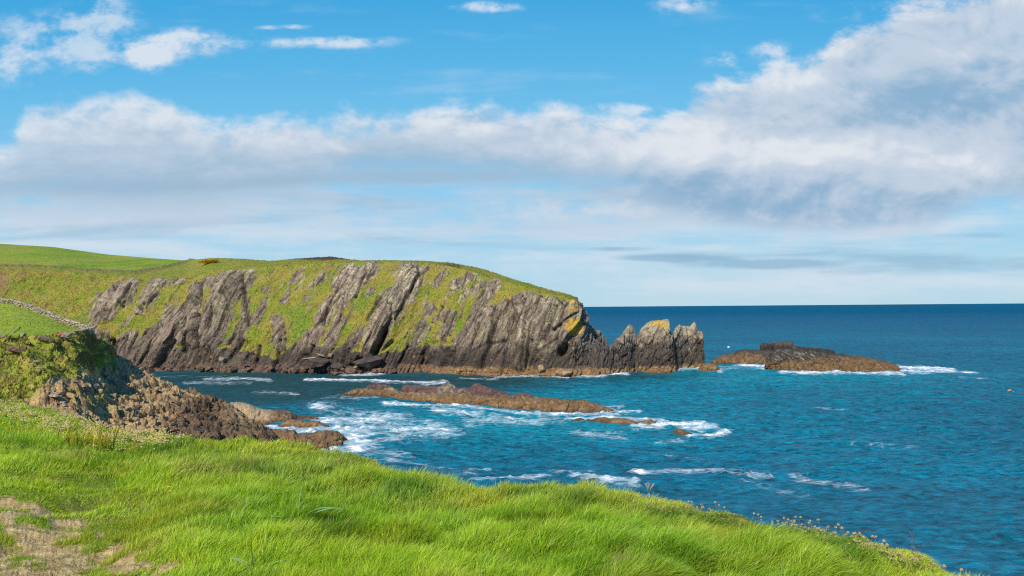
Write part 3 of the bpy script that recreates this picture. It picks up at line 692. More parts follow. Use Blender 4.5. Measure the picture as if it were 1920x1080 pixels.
def make_shore():
    pxs = np.linspace(-270, 640, 780); ds = np.concatenate([np.linspace(60, 165, 430), np.linspace(165.6, 250, 100)])
    q, d = np.meshgrid((pxs - 960) / F, ds)
    Z = shore_z(q, d); X = q * d; Y = d
    P = np.stack([X, Y, Z], -1)
    px, py = survey(P)
    dz, fld, rub, veg, rid, rid2, gap = shore_detail(X, Y, Z, px, py)
    fade = sstep(-3.0, 0.5, Z)
    P2 = P.copy(); P2[..., 2] = Z + dz * (0.3 + 0.7 * fade)
    # horizontal push makes the banks ragged and overhung
    P2[..., 0] += (veg * 0.9 + rub * .5) * fbm(X / 2.5, Y / 2.5, P2[..., 2] / 2, 3, 106); P2[..., 1] += (veg * 0.9 + rub * .5) * fbm(X / 2.5, Y / 2.5, P2[..., 2] / 2, 3, 107)
    n = normals_grid(P2); n = np.where(n[..., 2:] < 0, -n, n)
    up = n[..., 2]
    na = fbm(X / 6, Y / 6, 0, 4, 111); nb = fbm(X / 1.6, Y / 1.6, P2[..., 2], 4, 112)
    tan = np.array([0.36, 0.285, 0.165]); grey = np.array([0.29, 0.25, 0.175]); brown = np.array([0.20, 0.125, 0.065]); red = np.array([0.30, 0.16, 0.075]); dark = np.array([0.05, 0.036, 0.03])
    rc = mixc(np.broadcast_to(tan, P.shape), grey, sstep(-.2, .3, na + (rid - .5) * .8))
    rc = mixc(rc, red, sstep(.25, .6, nb + (rid2 - .5)) * .55)
    seaweed = sstep(-25, 40, (px - 330) + (py - 760) * 0.9 + 40 * na)
    rc = mixc(rc, mixc(np.broadcast_to(brown, P.shape), dark * 1.6, sstep(-.25, .35, nb)), seaweed * .85)
    rc = mixc(rc, dark, sstep(0.55, 0.2, gap * 2 + rid2 * 0.4) * .5)
    rc = mixc(rc, dark * 1.6, sstep(2.2, 0.6, P2[..., 2]) * .4)
    rc = mixc(rc, np.array([.40, .29, .17]), sstep(410, 440, px) * sstep(805, 785, py) * .8)
    rc = mixc(rc, TURF_OLIVE * .9, sstep(0.1, .5, fbm(X / 3, Y / 3, 0, 3, 113)) * sstep(290, 180, px) * .8)
    vg = mixc(np.broadcast_to(TURF_GREEN * .85, P.shape), TURF_OLIVE, sstep(-.2, .3, nb))
    vg = mixc(vg, TURF_BROWN * .8, sstep(.1, .4, fbm(X / 2, Y / 2, 0, 3, 114)) * .6)
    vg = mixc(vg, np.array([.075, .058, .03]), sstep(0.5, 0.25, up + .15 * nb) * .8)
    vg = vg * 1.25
    fc = mixc(np.broadcast_to(FIELD * np.array([1.25, 1.12, 1]), P.shape), np.array([.32, .35, .05]), sstep(-.3, .3, fbm(X / 7, Y / 12, 0, 4, 115)) * .8)
    fc = mixc(fc, TURF_LUSH, sstep(4.5, 1.5, np.abs(py - np.interp(px, [0, 115, 150, 175], [635, 632, 630, 625]))) * .6)
    rc = mixc(rc, np.array([.27, .19, .105]), sstep(-.1, .5, fbm(X / 9, Y / 5, 0, 3, 116)) * .5)
    rc = mixc(rc, dark, sstep(.35, .7, ridged((X + Y * .6) / 1.6, (Y - X * .6) / 6, 0, 4, 108) * -1 + .35) * .6)
    rc = rc * mixc(np.broadcast_to(np.array([1.22, 1.06, .86]), P.shape), np.array([.80, .76, .72]), seaweed)
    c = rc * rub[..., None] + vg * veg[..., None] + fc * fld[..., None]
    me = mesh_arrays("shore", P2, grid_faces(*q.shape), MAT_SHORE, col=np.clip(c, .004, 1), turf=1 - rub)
    tag(link("shore", me), "field edge, eroded bank and rubble slope on the near side of the cove", kind="structure")
    return P2, fld, rub, veg
SHORE = make_shore()
def on_shore(px, py, dmin=84, dmax=165):
    """first point of the shore met along the sight line"""
    d = np.arange(dmin, dmax, 0.25); p = at_depth(np.full(d.shape, px), np.full(d.shape, py), d)
    X, Y = p[:, 0], p[:, 1]; z = shore_z(X / Y, Y)
    qx, qy = survey(np.stack([X, Y, z], -1)); z = z + shore_detail(X, Y, z, qx, qy)[0]
    hit = np.nonzero(p[:, 2] <= z)[0]
    i = hit[0] if len(hit) else np.argmin(p[:, 2] - z)
    return Vector((X[i], Y[i], z[i]))

# ------------------------------------------------------------------ foreground headland
EDGE = [(-900, 70), (-300, 66), (-120, 62), (0, 60), (60, 56), (130, 50), (200, 41), (265, 35), (340, 28.5), (400, 26.5), (450, 25.0), (560, 23.8), (650, 21.5), (740, 18.6), (800, 17.4), (860, 17.0), (920, 16.2), (1010, 15.9), (1080, 15.6), (1130, 14.8), (1200, 13.7), (1280, 12.9), (1400, 11.9), (1440, 11.1), (1500, 10.5), (1600, 9.6), (1700, 8.5), (1800, 7.9), (1850, 7.6), (2000, 7.0), (2300, 6.4)]
_EX = np.arange(-900, 2301, 5.0)
EDGE_PY = [(-300, 745), (0, 754), (60, 764), (130, 780), (200, 802), (265, 818), (340, 820), (400, 832), (450, 838), (560, 840), (650, 853), (690, 863), (740, 888), (800, 902), (860, 912), (920, 920), (1010, 922), (1080, 921), (1120, 929), (1200, 947), (1280, 957), (1400, 970), (1440, 981), (1500, 993), (1600, 1020), (1700, 1064), (1800, 1099), (1850, 1119), (2000, 1180), (2300, 1200)]
_K2 = np.exp(-np.linspace(-2.4, 2.4, 25) ** 2); _K2 /= _K2.sum()
_E1 = np.convolve(np.pad(poly(EDGE, _EX), 12, mode='edge'), _K2, 'valid'); _K3 = np.exp(-np.linspace(-2, 2, 9) ** 2); _K3 /= _K3.sum()
_E2 = np.convolve(np.pad(poly(EDGE_PY, _EX), 4, mode='edge'), _K3, 'valid')
def rim(px): return np.interp(px, _EX, _E1)
def ground_top(px, d):
    """height of the turf along one sight column: from under the viewer out to the rim"""
    e = rim(px); pe = np.interp(px, _EX, _E2)
    ze = at_depth(px, pe, e)[..., 2]
    z0 = 17.25 + np.interp(px, [-300, 960, 1900], [.1, 0, -.25])
    t = d / e
    return lerp(z0, ze, t) + 0.28 * np.sin(np.clip(t, 0, 1) * math.pi), e
def ground_lumps(X, Y):
    return 0.26 * fbm(X / 3.2, Y / 3.2, 0, 3, 201) + 0.13 * fbm(X / 1.1, Y / 1.1, 0, 3, 202)
DIRT = [(20, 955, 40, 22), (85, 1000, 60, 14), (40, 1040, 70, 34), (150, 1062, 80, 20), (225, 1050, 36, 22), (320, 1065, 26, 8), (60, 1075, 80, 18), (130, 985, 30, 8), (186, 1004, 12, 5), (225, 1027, 14, 6), (75, 960, 16, 8)]
def dirt_mask(px, py, X, Y):
    m = 0
    for (x, y, rx, ry) in DIRT: m = m + blob(px, py, x, y, rx * 1.2, ry * 1.3)
    return sstep(0.37, 0.78, np.minimum(m, 1.0) * .8 + 1.05 * fbm(X / .5, Y / .5, 0, 4, 205))
def ground_z(X, Y):
    px = 960 + F * X / np.maximum(Y, 1e-3)
    px = np.clip(px, -900, 2300)
    z, e = ground_top(px, Y)
    t = (Y - e) / e
    return z + ground_lumps(X, Y) * sstep(0, 4, Y), e
def make_ground():
    pxs = np.concatenate([np.linspace(-900, -60, 90), np.linspace(-55, 1980, 760), np.linspace(1985, 2300, 40)])
    tt = np.concatenate([np.linspace(0.02, 1.0, 380), 1 + np.linspace(0.004, 0.22, 50)])
    q, t = np.meshgrid(pxs, tt)
    e = rim(q); Y = t * e; X = (q - 960) / F * Y
    Z, _ = ground_top(q, np.minimum(Y, e))
    lump = ground_lumps(X, Y) * sstep(0, 4, Y)
    Z = Z + lump
    over = np.maximum(0, (Y - e))
    Z = Z - (over * 0.9 + (over * 1.6) ** 1.5) - 1.2 * sstep(0, .6, over) * np.abs(fbm(X / 1.2, Y / 1.2, Z / 2, 3, 207))
    P = np.stack([X, Y, Z], -1)
    # skirt of rock down to the sea
    B = []
    for kk, zz in ((1.02, None), (1.06, 6.0), (1.12, -2.0)):
        b = P[-1].copy(); b[:, :2] *= kk
        b[:, 2] = np.minimum(b[:, 2] - 1.0, b[:, 2] * 0.6 if zz is None else np.minimum(zz, b[:, 2] * .5))
        B.append(b)
    P = np.concatenate([P, np.array(B)], 0)
    px, py = survey(P)
    X, Y = P[..., 0], P[..., 1]
    dm = dirt_mask(px, py, X, Y)
    c = mixc(np.broadcast_to(np.array([.17, .24, .022]), P.shape), np.array([.26, .24, .05]), sstep(-.2, .4, fbm(X / 2, Y / 2, 0, 3, 211)))
    dc = mixc(np.broadcast_to(np.array([.58, .41, .19]), P.shape), np.array([.38, .25, .105]), sstep(-.1, .4, fbm(X / .25, Y / .25, 0, 4, 212)))
    c = mixc(c, dc, dm)
    P[..., 2] += dm * (.03 * fbm(X / .12, Y / .12, 0, 3, 213) + .02 * np.maximum(0, fbm(X / .05, Y / .05, 0, 2, 214)))
    turf = np.ones(px.shape); turf[430:] = 0; c[430:] = ROCK
    me = mesh_arrays("ground", P, grid_faces(*px.shape), MAT_SHORE, col=c, turf=turf)
    tag(link("ground", me), "grassy cliff top falling away to the sea in the foreground", kind="structure")
    # turf round and behind the viewer
    r = np.linspace(0, 1, 12); a = np.linspace(0, 1, 30)
    R, A = np.meshgrid(r, a, indexing='ij')
    th = math.radians(38) + A * math.radians(360 - 38 - 47)
    rad = 0.4 + R * lerp(9.0, 90.0, np.sin(A * math.pi) ** .7)
    X = np.sin(th) * rad; Y = np.cos(th) * rad
    zz = 17.15 + 0.03 * np.maximum(0, -Y) - 0.12 * np.maximum(0, X) + ground_lumps(X, Y) * .5
    me = mesh_arrays("ground_behind", np.stack([X, Y, zz], -1), grid_faces(*X.shape, True), MAT_SHORE, col=np.broadcast_to(np.array([.09, .15, .02]), (X.size, 3)), turf=np.ones(X.size))
    tag(link("ground", me), "turf of the cliff top behind the view point", kind="structure")
make_ground()
# ------------------------------------------------------------------ the sea
FOAM = [  # polyline in survey coordinates, breadth, strength
    ([(515, 800), (560, 806), (600, 808), (640, 806)], 11, 1.0), ([(600, 762), (640, 771), (700, 776)], 16, .55), ([(612, 790), (680, 786), (745, 784)], 15, .95), ([(640, 816), (700, 812), (780, 808), (835, 813)], 18, .95),
    ([(650, 836), (720, 830), (800, 818)], 16, .65), ([(565, 832), (600, 838), (650, 846)], 9, .9), ([(690, 797), (800, 800), (826, 806)], 18, .62), ([(655, 805), (670, 830), (665, 842)], 16, 1.0), ([(595, 762), (605, 760)], 9, .8), ([(680, 850), (760, 852)], 10, .5), ([(880, 885), (910, 880)], 6, .5),
    ([(615, 745), (700, 745)], 9, .45), ([(660, 782), (720, 776)], 12, .5), ([(720, 860), (800, 872), (880, 884)], 10, .42),
    ([(720, 756), (800, 763), (900, 768), (960, 774), (1060, 777), (1155, 778)], 5, .95), ([(1140, 772), (1195, 772)], 5, 1.0), ([(1130, 766), (1165, 765)], 4, .7), ([(880, 790), (960, 792), (1050, 789)], 12, .68), ([(930, 782), (1010, 796)], 7, .7), ([(820, 772), (900, 777)], 8, .7),
    ([(1070, 785), (1130, 784), (1225, 790), (1245, 793)], 5, 1.0), ([(1195, 803), (1260, 799), (1318, 799)], 7, 1.1), ([(1298, 816), (1335, 816), (1362, 809)], 7, 1.2), ([(1085, 812), (1160, 816)], 11, .55), ([(1235, 827), (1275, 824)], 5, .6), ([(1280, 806), (1340, 801)], 6, .9), ([(1240, 795), (1290, 797)], 6, .8),
    ([(390, 712), (440, 710), (505, 713)], 4, .75), ([(575, 713), (640, 714), (740, 717), (832, 720)], 3.6, 1.05), ([(800, 722), (832, 717)], 5, .8), ([(640, 704), (720, 701)], 3, .95), ([(350, 718), (470, 717)], 4, .55), ([(480, 735), (555, 738)], 5, .5), ([(860, 711), (930, 712)], 3, .6), ([(300, 707), (420, 705)], 3, .3),
    ([(935, 707), (1020, 706), (1062, 708)], 3.2, .95), ([(1085, 707), (1130, 706), (1172, 701)], 3.4, 1.05), ([(1255, 694), (1310, 694), (1355, 698)], 3.4, .9), ([(1310, 692), (1320, 694)], 4, 1), ([(1180, 699), (1240, 697)], 2.4, .5),
    ([(1392, 684), (1435, 688)], 6, 1.1), ([(1470, 698), (1560, 699), (1640, 701), (1690, 702)], 4, 1.0), ([(1545, 694), (1572, 698)], 4.5, 1.0), ([(1682, 689), (1740, 691), (1785, 695)], 6.5, 1.15), ([(1690, 699), (1760, 699), (1828, 698)], 3.6, 1.0), ([(1325, 686), (1390, 687)], 3.5, .6), ([(1345, 694), (1380, 690)], 3, .6), ([(1800, 708), (1850, 711)], 2.6, .45),
    ([(890, 899), (975, 897), (1025, 892)], 6, .8), ([(1078, 890), (1120, 898), (1188, 902)], 7, .98), ([(1190, 886), (1280, 883), (1385, 886), (1440, 892)], 6, .66), ([(1488, 892), (1530, 900), (1625, 916)], 7, .66), ([(1040, 885), (1110, 882)], 6, .5), ([(1530, 768), (1595, 772)], 3, .5), ([(1400, 900), (1520, 925)], 9, .36), ([(1250, 850), (1330, 862)], 8, .36), ([(1600, 835), (1720, 842)], 5, .3), ([(1060, 640), (1420, 645)], 2, .2)]
def make_sea():
    pyoff = np.concatenate([np.array([.35, .6, 1, 1.6, 2.3, 3.1]), np.arange(4, 60, 0.7), np.arange(60, 330, 0.62), np.arange(330, 900, 6)])[::-1]
    ds = H * F / pyoff
    pxs = np.concatenate([[-14000, -7000, -3500, -1800, -700, -260], np.arange(-120, 2060, 1.9), [2200, 2700, 3800, 5800, 9500, 17000]])
    q, d = np.meshgrid((pxs - 960) / F, ds)
    X = q * d; Y = d
    cell = d * d / (H * F) * 0.62
    def band(lx, ly, amp, seed, sharp=True):
        n = noise(X / lx + 0.15 * Y / lx, Y / ly, 0, seed)
        n = (1 - 2 * np.abs(n)) ** 1.0 - 0.5 if sharp else n * 1.4
        return amp * n * sstep(0.62, 0.22, cell / ly)
    shelter = 0.4 + 0.6 * sstep(0, 60, np.hypot((X + 80) / 1.3, Y - 235) - 40)
    Z = (band(70, 34, .45, 300, False) + band(26, 13, .38, 301, False) + band(13, 6.5, .34, 302) + band(6.5, 3.0, .20, 303) + band(2.6, 1.5, .09, 304) + band(1.2, .7, .035, 305)) * shelter
    P = np.stack([X, Y, Z], -1)
    px, py = survey(np.stack([X, Y, np.zeros_like(X)], -1))
    foam = np.zeros_like(px); near = (px > 250) & (px < 1950)
    a, b = px[near], py[near]
    wob = 5 * fbm(X[near] / 6, Y[near] / 9, 0, 3, 311)
    acc = np.zeros_like(a)
    for pts, wd, st in FOAM:
        xs = [p[0] for p in pts]; ys = [p[1] for p in pts]
        m = (a > min(xs) - 90) & (a < max(xs) + 90) & (b > min(ys) - 50) & (b < max(ys) + 50)
        if not m.any(): continue
        kk = 2.6
        dd = seg_dist(a[m] + wob[m] * 2, b[m] + wob[m] * np.clip(wd / 14, .1, 1), pts, kk)
        acc[m] = np.maximum(acc[m], .92 * st * np.exp(-(dd / (wd * 1.9)) ** 2))
    foam[near] = acc
    P[..., 2] += np.clip(foam, 0, 1) * (.22 + .75 * np.maximum(0, fbm(X / 2.2, Y / 1.6, 0, 3, 315))) * sstep(30, 60, Y)
    # aerated turquoise water and the cliff's dark green reflection, painted into the water colour
    tq = np.zeros_like(px); dk = np.zeros_like(px)
    for (x, y, rx, ry, s_) in [(760, 800, 200, 45, .8), (1050, 795, 230, 32, 1), (1500, 703, 220, 16, .8), (1330, 705, 130, 14, .7), (1120, 735, 170, 28, .6), (1330, 690, 60, 10, .8), (900, 740, 260, 16, .25), (1350, 760, 300, 50, .3), (1700, 720, 250, 30, .25)]:
        tq = tq + s_ * blob(px, py, x, y, rx, ry)
    for (x, y, rx, ry, s_) in [(350, 712, 260, 22, 1), (640, 722, 260, 22, 1), (900, 715, 170, 14, .9), (520, 745, 150, 24, .6), (1200, 706, 110, 9, .8), (420, 735, 120, 20, .7)]:
        dk = dk + s_ * blob(px, py, x, y, rx, ry)
    me = mesh_arrays("sea", P, grid_faces(*px.shape, True), None, foam=foam, tq=np.clip(tq, 0, 1), dk=np.clip(dk, 0, 1))
    m, nt, out = new_mat("sea_water")
    _, fo = nt.attr("foam"); _, t = nt.attr("tq"); _, k = nt.attr("dk")
    p = nt.worldpos()
    sx = nt.new('ShaderNodeMapping'); nt.put(sx.inputs[0], p); sx.inputs['Scale'].default_value = (0.6, 1.0, 1.0); sx.inputs['Rotation'].default_value = (0, 0, .15)
    sv = E(nt, sx.outputs[0])
    cam = nt.new('ShaderNodeVectorMath', operation='LENGTH'); nt.put(cam.inputs[0], p)
    dist = E(nt, cam.outputs['Value'])
    w1 = nt.noise(sv, 0.22, 5, 0.62, 0.6); w2 = nt.noise(sv, 1.15, 5, 0.66, 0.4); w3 = nt.noise(sv, 0.028, 5, 0.6, .5); w4 = nt.noise(sv, .0045, 5, .6, .3)
    far = nt.smooth(dist, 250, 900)
    hgt = w2 * 0.55 + w1 * nt.mix(far, 1.2, 2.2) + w3 * (far * 6.0)
    nrm = nt.bump(hgt, 1.0, 1.3)
    base = nt.mix(nt.smooth(dist, 200, 1200), tuple(s2l(0, 94, 112)), tuple(s2l(0, 84, 114)))
    base = nt.mix(nt.smooth(w4 + (w3 - .5) * .5, .40, .62) * .35, base, tuple(s2l(0, 76, 98)))
    base = nt.mix(nt.smooth(nt.noise(sv, .012, 3, .6, .3), .46, .6) * .5 * nt.smooth(dist, 900, 300), base, tuple(s2l(0, 112, 132)))
    base = nt.mix(t * 0.8, base, tuple(s2l(0, 128, 140)))
    base = nt.mix(nt.math('MINIMUM', k * 0.95, 1.0), base, tuple(s2l(20, 62, 58)))
    # wave shading painted into the water colour: troughs darker, slopes lighter
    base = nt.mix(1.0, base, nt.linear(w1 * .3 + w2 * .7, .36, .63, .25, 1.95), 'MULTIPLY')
    d = nt.new('ShaderNodeBsdfDiffuse'); nt.put(d.inputs[0], base); nt.put(d.inputs['Normal'], nrm)
    g = nt.new('ShaderNodeBsdfGlossy'); g.inputs['Roughness'].default_value = 0.30; nt.put(g.inputs['Normal'], nrm)
    g.inputs[0].default_value = (.85, .95, 1, 1)
    fr = nt.new('ShaderNodeFresnel'); fr.inputs['IOR'].default_value = 1.33; nt.put(fr.inputs['Normal'], nrm)
    ff = nt.math('MINIMUM', E(nt, fr.outputs[0]) * 0.8, nt.mix(nt.smooth(dist, 300, 2500), 0.15, 0.04))
    mx = nt.new('ShaderNodeMixShader'); nt.put(mx.inputs[0], ff); nt.l.new(d.outputs[0], mx.inputs[1]); nt.l.new(g.outputs[0], mx.inputs[2])
    fn = nt.noise(sv, 0.42, 8, 0.72, 0.9); lace = nt.voronoi(nt.vmath('ADD', sv, nt.xyz((w1 - .5) * 3, (w2 - .5) * 3)), 0.55, 'DISTANCE_TO_EDGE')
    lacem = nt.smooth(lace, .16, 0.0)
    fm = nt.smooth(fo * 1.0 + (fn - 0.5) * 3.0 * nt.smooth(fo, 0, .3) + lacem * .25 * nt.smooth(fo, .1, .5), 0.72, 1.25)
    thin = nt.smooth(fo + (fn - .5) * 2.0 + lacem * .35, .35, .95) * nt.smooth(fo, .04, .3) * 0.4
    fleck = nt.smooth(nt.noise(sv, 0.5, 6, .7, .5) + (w3 - .5) * .5, .735, .80) * nt.smooth(dist, 600, 200) * .35
    fm = nt.math('MAXIMUM', nt.math('MAXIMUM', fm, thin), fleck)
    fd = nt.new('ShaderNodeBsdfDiffuse'); fd.inputs[0].default_value = (.78, .82, .84, 1); nt.put(fd.inputs['Normal'], nt.bump(fn, .5, .4))
    m2 = nt.new('ShaderNodeMixShader'); nt.put(m2.inputs[0], fm); nt.l.new(mx.outputs[0], m2.inputs[1]); nt.l.new(fd.outputs[0], m2.inputs[2])
    nt.l.new(m2.outputs[0], out.inputs[0])
    me.materials.append(m)
    tag(link("sea", me), "deep blue and teal sea with small waves and white foam", kind="structure")
make_sea()
# ------------------------------------------------------------------ rocks standing in the sea
def ridge(top, base, thick, nc=260, nw=120, seed=0, rough=1.0, power=1.6, lean=.58, blocky=1.0, colf=None, zcut=None, crest=0.15):
    """a rock ridge from its surveyed crest and waterline; solid all round"""
    top = np.array(top, float); base = np.array(base, float)
    L = np.concatenate([[0], np.cumsum(np.hypot(*np.diff(top, axis=0).T))]); L /= L[-1]
    u = np.linspace(0, 1, nc)
    tx = np.interp(u, L, top[:, 0]); ty = np.interp(u, L, top[:, 1])
    bx = np.linspace(base[0, 0], base[-1, 0], nc) * .0 + np.clip(tx, base[0, 0], base[-1, 0])
    by = np.interp(bx, base[:, 0], base[:, 1])
    fb = at_z(bx, by, 0.0)
    prof = np.clip(4 * np.minimum(u, 1 - u) * 2.2, 0, 1) ** .6
    th = thick * (0.12 + 0.88 * prof)
    yc = fb[:, 1] + th
    tp = at_depth(tx, ty, yc)
    zt = np.maximum(tp[:, 2], -0.6)
    w = np.linspace(0, 1, nw)[:, None]
    zb = -1.6
    ph = np.abs(w * 2 - 1)                       # 1 at the feet, 0 on the crest
    zz = zb + (zt[None] - zb) * (1 - ph ** 1.25 * 1.0)
    off = np.sign(w - .5) * ph ** (1 / power) * th[None] * 1.0
    Y = yc[None] + off
    # columns keep their bearing at the crest depth and at the foot
    qx = lerp(tp[:, 0] / yc, fb[:, 0] / fb[:, 1], 0.0)
    X = qx[None] * Y + 0 * zz
    P = np.stack([X, Y, zz], -1)
    n = normals_grid(P); 
    if n[nw // 4, nc // 2, 1] > 0: n = -n
    s = X - lean * zz + 1.2 * fbm(X / 8, Y / 8, zz / 8, 3, seed + 1); t2 = zz + lean * X
    f1, f2, r1, ox, oy = worley(s / 2.4 + Y / 9, t2 / 4.5 + Y / 6, seed + 2)
    g1, g2, r2, ox2, oy2 = worley(s / .9 + Y / 4, t2 / 1.7 + Y / 3, seed + 3)
    d = blocky * ((r1 - .5) * 1.0 + ox * .5 - np.maximum(0, .12 - (f2 - f1)) * 3 + (r2 - .5) * .4 + ox2 * .25 - np.maximum(0, .1 - (g2 - g1)) * 1.2) + .8 * fbm(X / 4, Y / 4, zz / 4, 4, seed + 4) + .3 * fbm(X, Y, zz, 3, seed + 5)
    keep = crest + (1 - crest) * sstep(0.0, 0.30, ph)
    P2 = P + n * (d * rough * keep)[..., None] * np.array([.7, 1, .5])
    P2[..., 2] += rough * crest * 1.2 * fbm(X * 1.3, Y / 2, 0, 3, seed + 6) * (1 - sstep(0, .3, ph))
    px, py = survey(P2)
    c = colf(P2, px, py, s, t2, r1, r2, f2 - f1)
    return P2, np.clip(c, .004, 1)
def ridge_mesh(name, mat, *a, **k):
    P, c = ridge(*a, **k)
    return mesh_arrays(name, P, grid_faces(P.shape[0], P.shape[1], True), mat, col=c, turf=np.zeros(P.shape[:2]))

def stack_col(P, px, py, s, t, r1, r2, gap):
    X, Y, Z = P[..., 0], P[..., 1], P[..., 2]
    nb = fbm(s / 1.0, t / 4, Y / 4, 4, 401); nd = fbm(X / 1.1, Y / 1.1, Z / 1.1, 4, 402)
    c = mixc(np.broadcast_to(ROCK_DARK * 1.35, P.shape), np.array([.095, .074, .060]), sstep(-.3, .4, nb))
    c = mixc(c, ROCK * .9, sstep(7.5, 11, Z + 2.5 * nd))
    c = mixc(c, ROCK_PALE * .9, sstep(10, 14.5, Z + 4.5 * nd + 1.5 * nb) * .75)
    c = mixc(c, np.array([.42, .40, .33]), sstep(.32, .5, fbm(X / .8, Z / 1.4, Y, 3, 403)) * sstep(5, 7, Z) * sstep(11, 8, Z) * .5)
    y = 1.35 * blob(px, py, 1231, 606, 14, 7) + .6 * blob(px, py, 1180, 615, 6, 6) + 0.7 * blob(px, py, 1276, 609, 5, 3) + .4 * blob(px, py, 1302, 612, 5, 6) + .5 * blob(px, py, 1250, 612, 14, 10)
    c = mixc(c, LICHEN, sstep(.38, 1.0, y + .9 * nd) * .88)
    z = Z + .8 * fbm(X / 3, Y / 3, 0, 3, 404)
    c = mixc(c, OCHRE, sstep(2.0, 1.1, z)); c = mixc(c, OCHRE_PALE * 1.05, sstep(2.0, 1.1, z) * sstep(-.1, .4, nd))
    return c
def tidal_col(P, px, py, s, t, r1, r2, gap):
    X, Y, Z = P[..., 0], P[..., 1], P[..., 2]
    nd = fbm(X / 1.3, Y / 1.3, Z / 1.3, 4, 411)
    c = mixc(np.broadcast_to(OCHRE * .8, P.shape), OCHRE_PALE * .85, sstep(-.1, .6, nd))
    c = mixc(c, np.array([.09, .06, .04]), sstep(.1, .5, fbm(X / .7, Y / .7, Z / .7, 3, 412)) * .7)
    c = mixc(c, np.array([.075, .05, .035]), sstep(.6, .1, Z + .3 * nd) * .7)
    return c
def skerry_col(P, px, py, s, t, r1, r2, gap):
    c = tidal_col(P, px, py, s, t, r1, r2, gap); X, Y, Z = P[..., 0], P[..., 1], P[..., 2]
    nd = fbm(X / 1.3, Y / 1.3, Z / 1.3, 4, 413)
    c = mixc(c, np.array([.36, .27, .15]), sstep(1.4, 1.9, Z + .4 * nd) * sstep(850, 800, px) * .75)
    c = mixc(c, np.array([.115, .066, .06]), sstep(3.2, 3.8, Z + .9 * nd) * .8)
    return c
def islet_col(P, px, py, s, t, r1, r2, gap):
    c = tidal_col(P, px, py, s, t, r1, r2, gap); X, Y, Z = P[..., 0], P[..., 1], P[..., 2]
    nd = fbm(X / 1.6, Y / 1.6, Z / 1.6, 4, 414)
    c = mixc(c * .85, np.array([.07, .045, .03]), sstep(0, .5, nd + .4 * fbm(X * 1.2, Z * 2, Y, 3, 418)) * .55)
    c = mixc(c, np.array([.048, .042, .034]), sstep(2.8, 4.6, Z + 1.4 * nd - .012 * np.maximum(0, px - 1540)) * .9)
    wet = sstep(1520, 1460, px + (py - 675) * 1.2) * sstep(1400, 1436, px) * sstep(1.0, 2.4, Z)
    c = mixc(c, ROCK_DARK * 1.3, wet * .7 * sstep(1.8, 2.8, Z + .6 * nd))
    gu = sstep(.22, .36, fbm((X + Z * 1.1) / .5, (Z - X * .3) / 2.0, Y / 3, 3, 415)) * blob(px, py, 1500, 668, 62, 15)
    return mixc(c, np.array([.40, .39, .33]), np.clip(gu * 1.2, 0, 1) * .6)

# the broken rib running out from the headland
o = link("sea_stack", ridge_mesh("rib_rock", MAT_LAND, [(1078, 640), (1100, 640), (1118, 648), (1142, 650), (1148, 645), (1156, 634), (1163, 631), (1168, 622), (1176, 612), (1180, 608), (1187, 612), (1191, 618), (1193, 629), (1202, 629), (1225, 632), (1250, 630), (1264, 636), (1266, 690)],
    [(1070, 706), (1130, 704), (1172, 700), (1190, 698), (1240, 697.6), (1268, 696.6)], 6.5, 380, 130, 21, .75, 2.4, colf=stack_col))
tag(o, "small rounded rock pinnacle beside the notch at the headland's tip", "sea stack", "jagged rock stacks off the headland")
o = link("sea_stack", ridge_mesh("big_stack", MAT_LAND, [(1172, 690), (1178, 648), (1190, 640), (1196, 628), (1200, 618), (1212, 606), (1222, 601), (1240, 600), (1247, 598), (1252.5, 598.5), (1255, 601), (1255.5, 616), (1258, 622), (1262, 626), (1266, 690)],
    [(1170, 699), (1190, 698), (1212, 697.5), (1256, 697.5), (1268, 697)], 7.0, 300, 150, 41, .75, 2.8, colf=stack_col))
tag(o, "biggest rock stack with bright orange lichen on its sloping top", "sea stack", "jagged rock stacks off the headland")
o = link("sea_stack", ridge_mesh("block_stack", MAT_LAND, [(1252, 690), (1254, 645), (1260, 628), (1266, 615), (1274, 608), (1279, 611), (1288, 611), (1294, 611), (1299, 605), (1302, 603), (1305.5, 607), (1307, 618), (1312, 619.5), (1317, 622), (1319.5, 628), (1318.5, 650), (1317, 690)],
    [(1250, 696), (1280, 693), (1312, 692), (1322, 693)], 6.0, 300, 150, 61, .7, 3.0, colf=stack_col))
tag(o, "square shouldered dark rock stack with a thin spike, outermost of the three", "sea stack", "jagged rock stacks off the headland")
o = link("low_rock", ridge_mesh("low_rock", MAT_SKERRY, [(1305, 697), (1318, 683), (1330, 681), (1342, 682), (1349, 690), (1351, 697)], [(1305, 698), (1330, 698), (1352, 697.5)], 3.5, 120, 60, 71, .6, 2.2, colf=tidal_col))
tag(o, "low brown rock at the seaward foot of the square rock stack", "rock")
o = link("low_rock", ridge_mesh("ledge_rock", MAT_SKERRY, [(1205, 698), (1215, 691), (1235, 689), (1250, 692), (1258, 699)], [(1205, 700), (1230, 701), (1260, 700)], 2.5, 100, 50, 72, .5, 2.2, colf=tidal_col))
tag(o, "low ochre ledge at the foot of the orange topped stack", "rock")
o = link("low_rock", ridge_mesh("ledge_rock2", MAT_SKERRY, [(1020, 705), (1030, 692), (1060, 690), (1080, 692), (1083, 706)], [(1018, 707), (1050, 708), (1086, 707)], 3, 140, 50, 73, .6, 2.6, colf=tidal_col))
tag(o, "pale ochre ledge under the headland's overhanging corner", "rock")

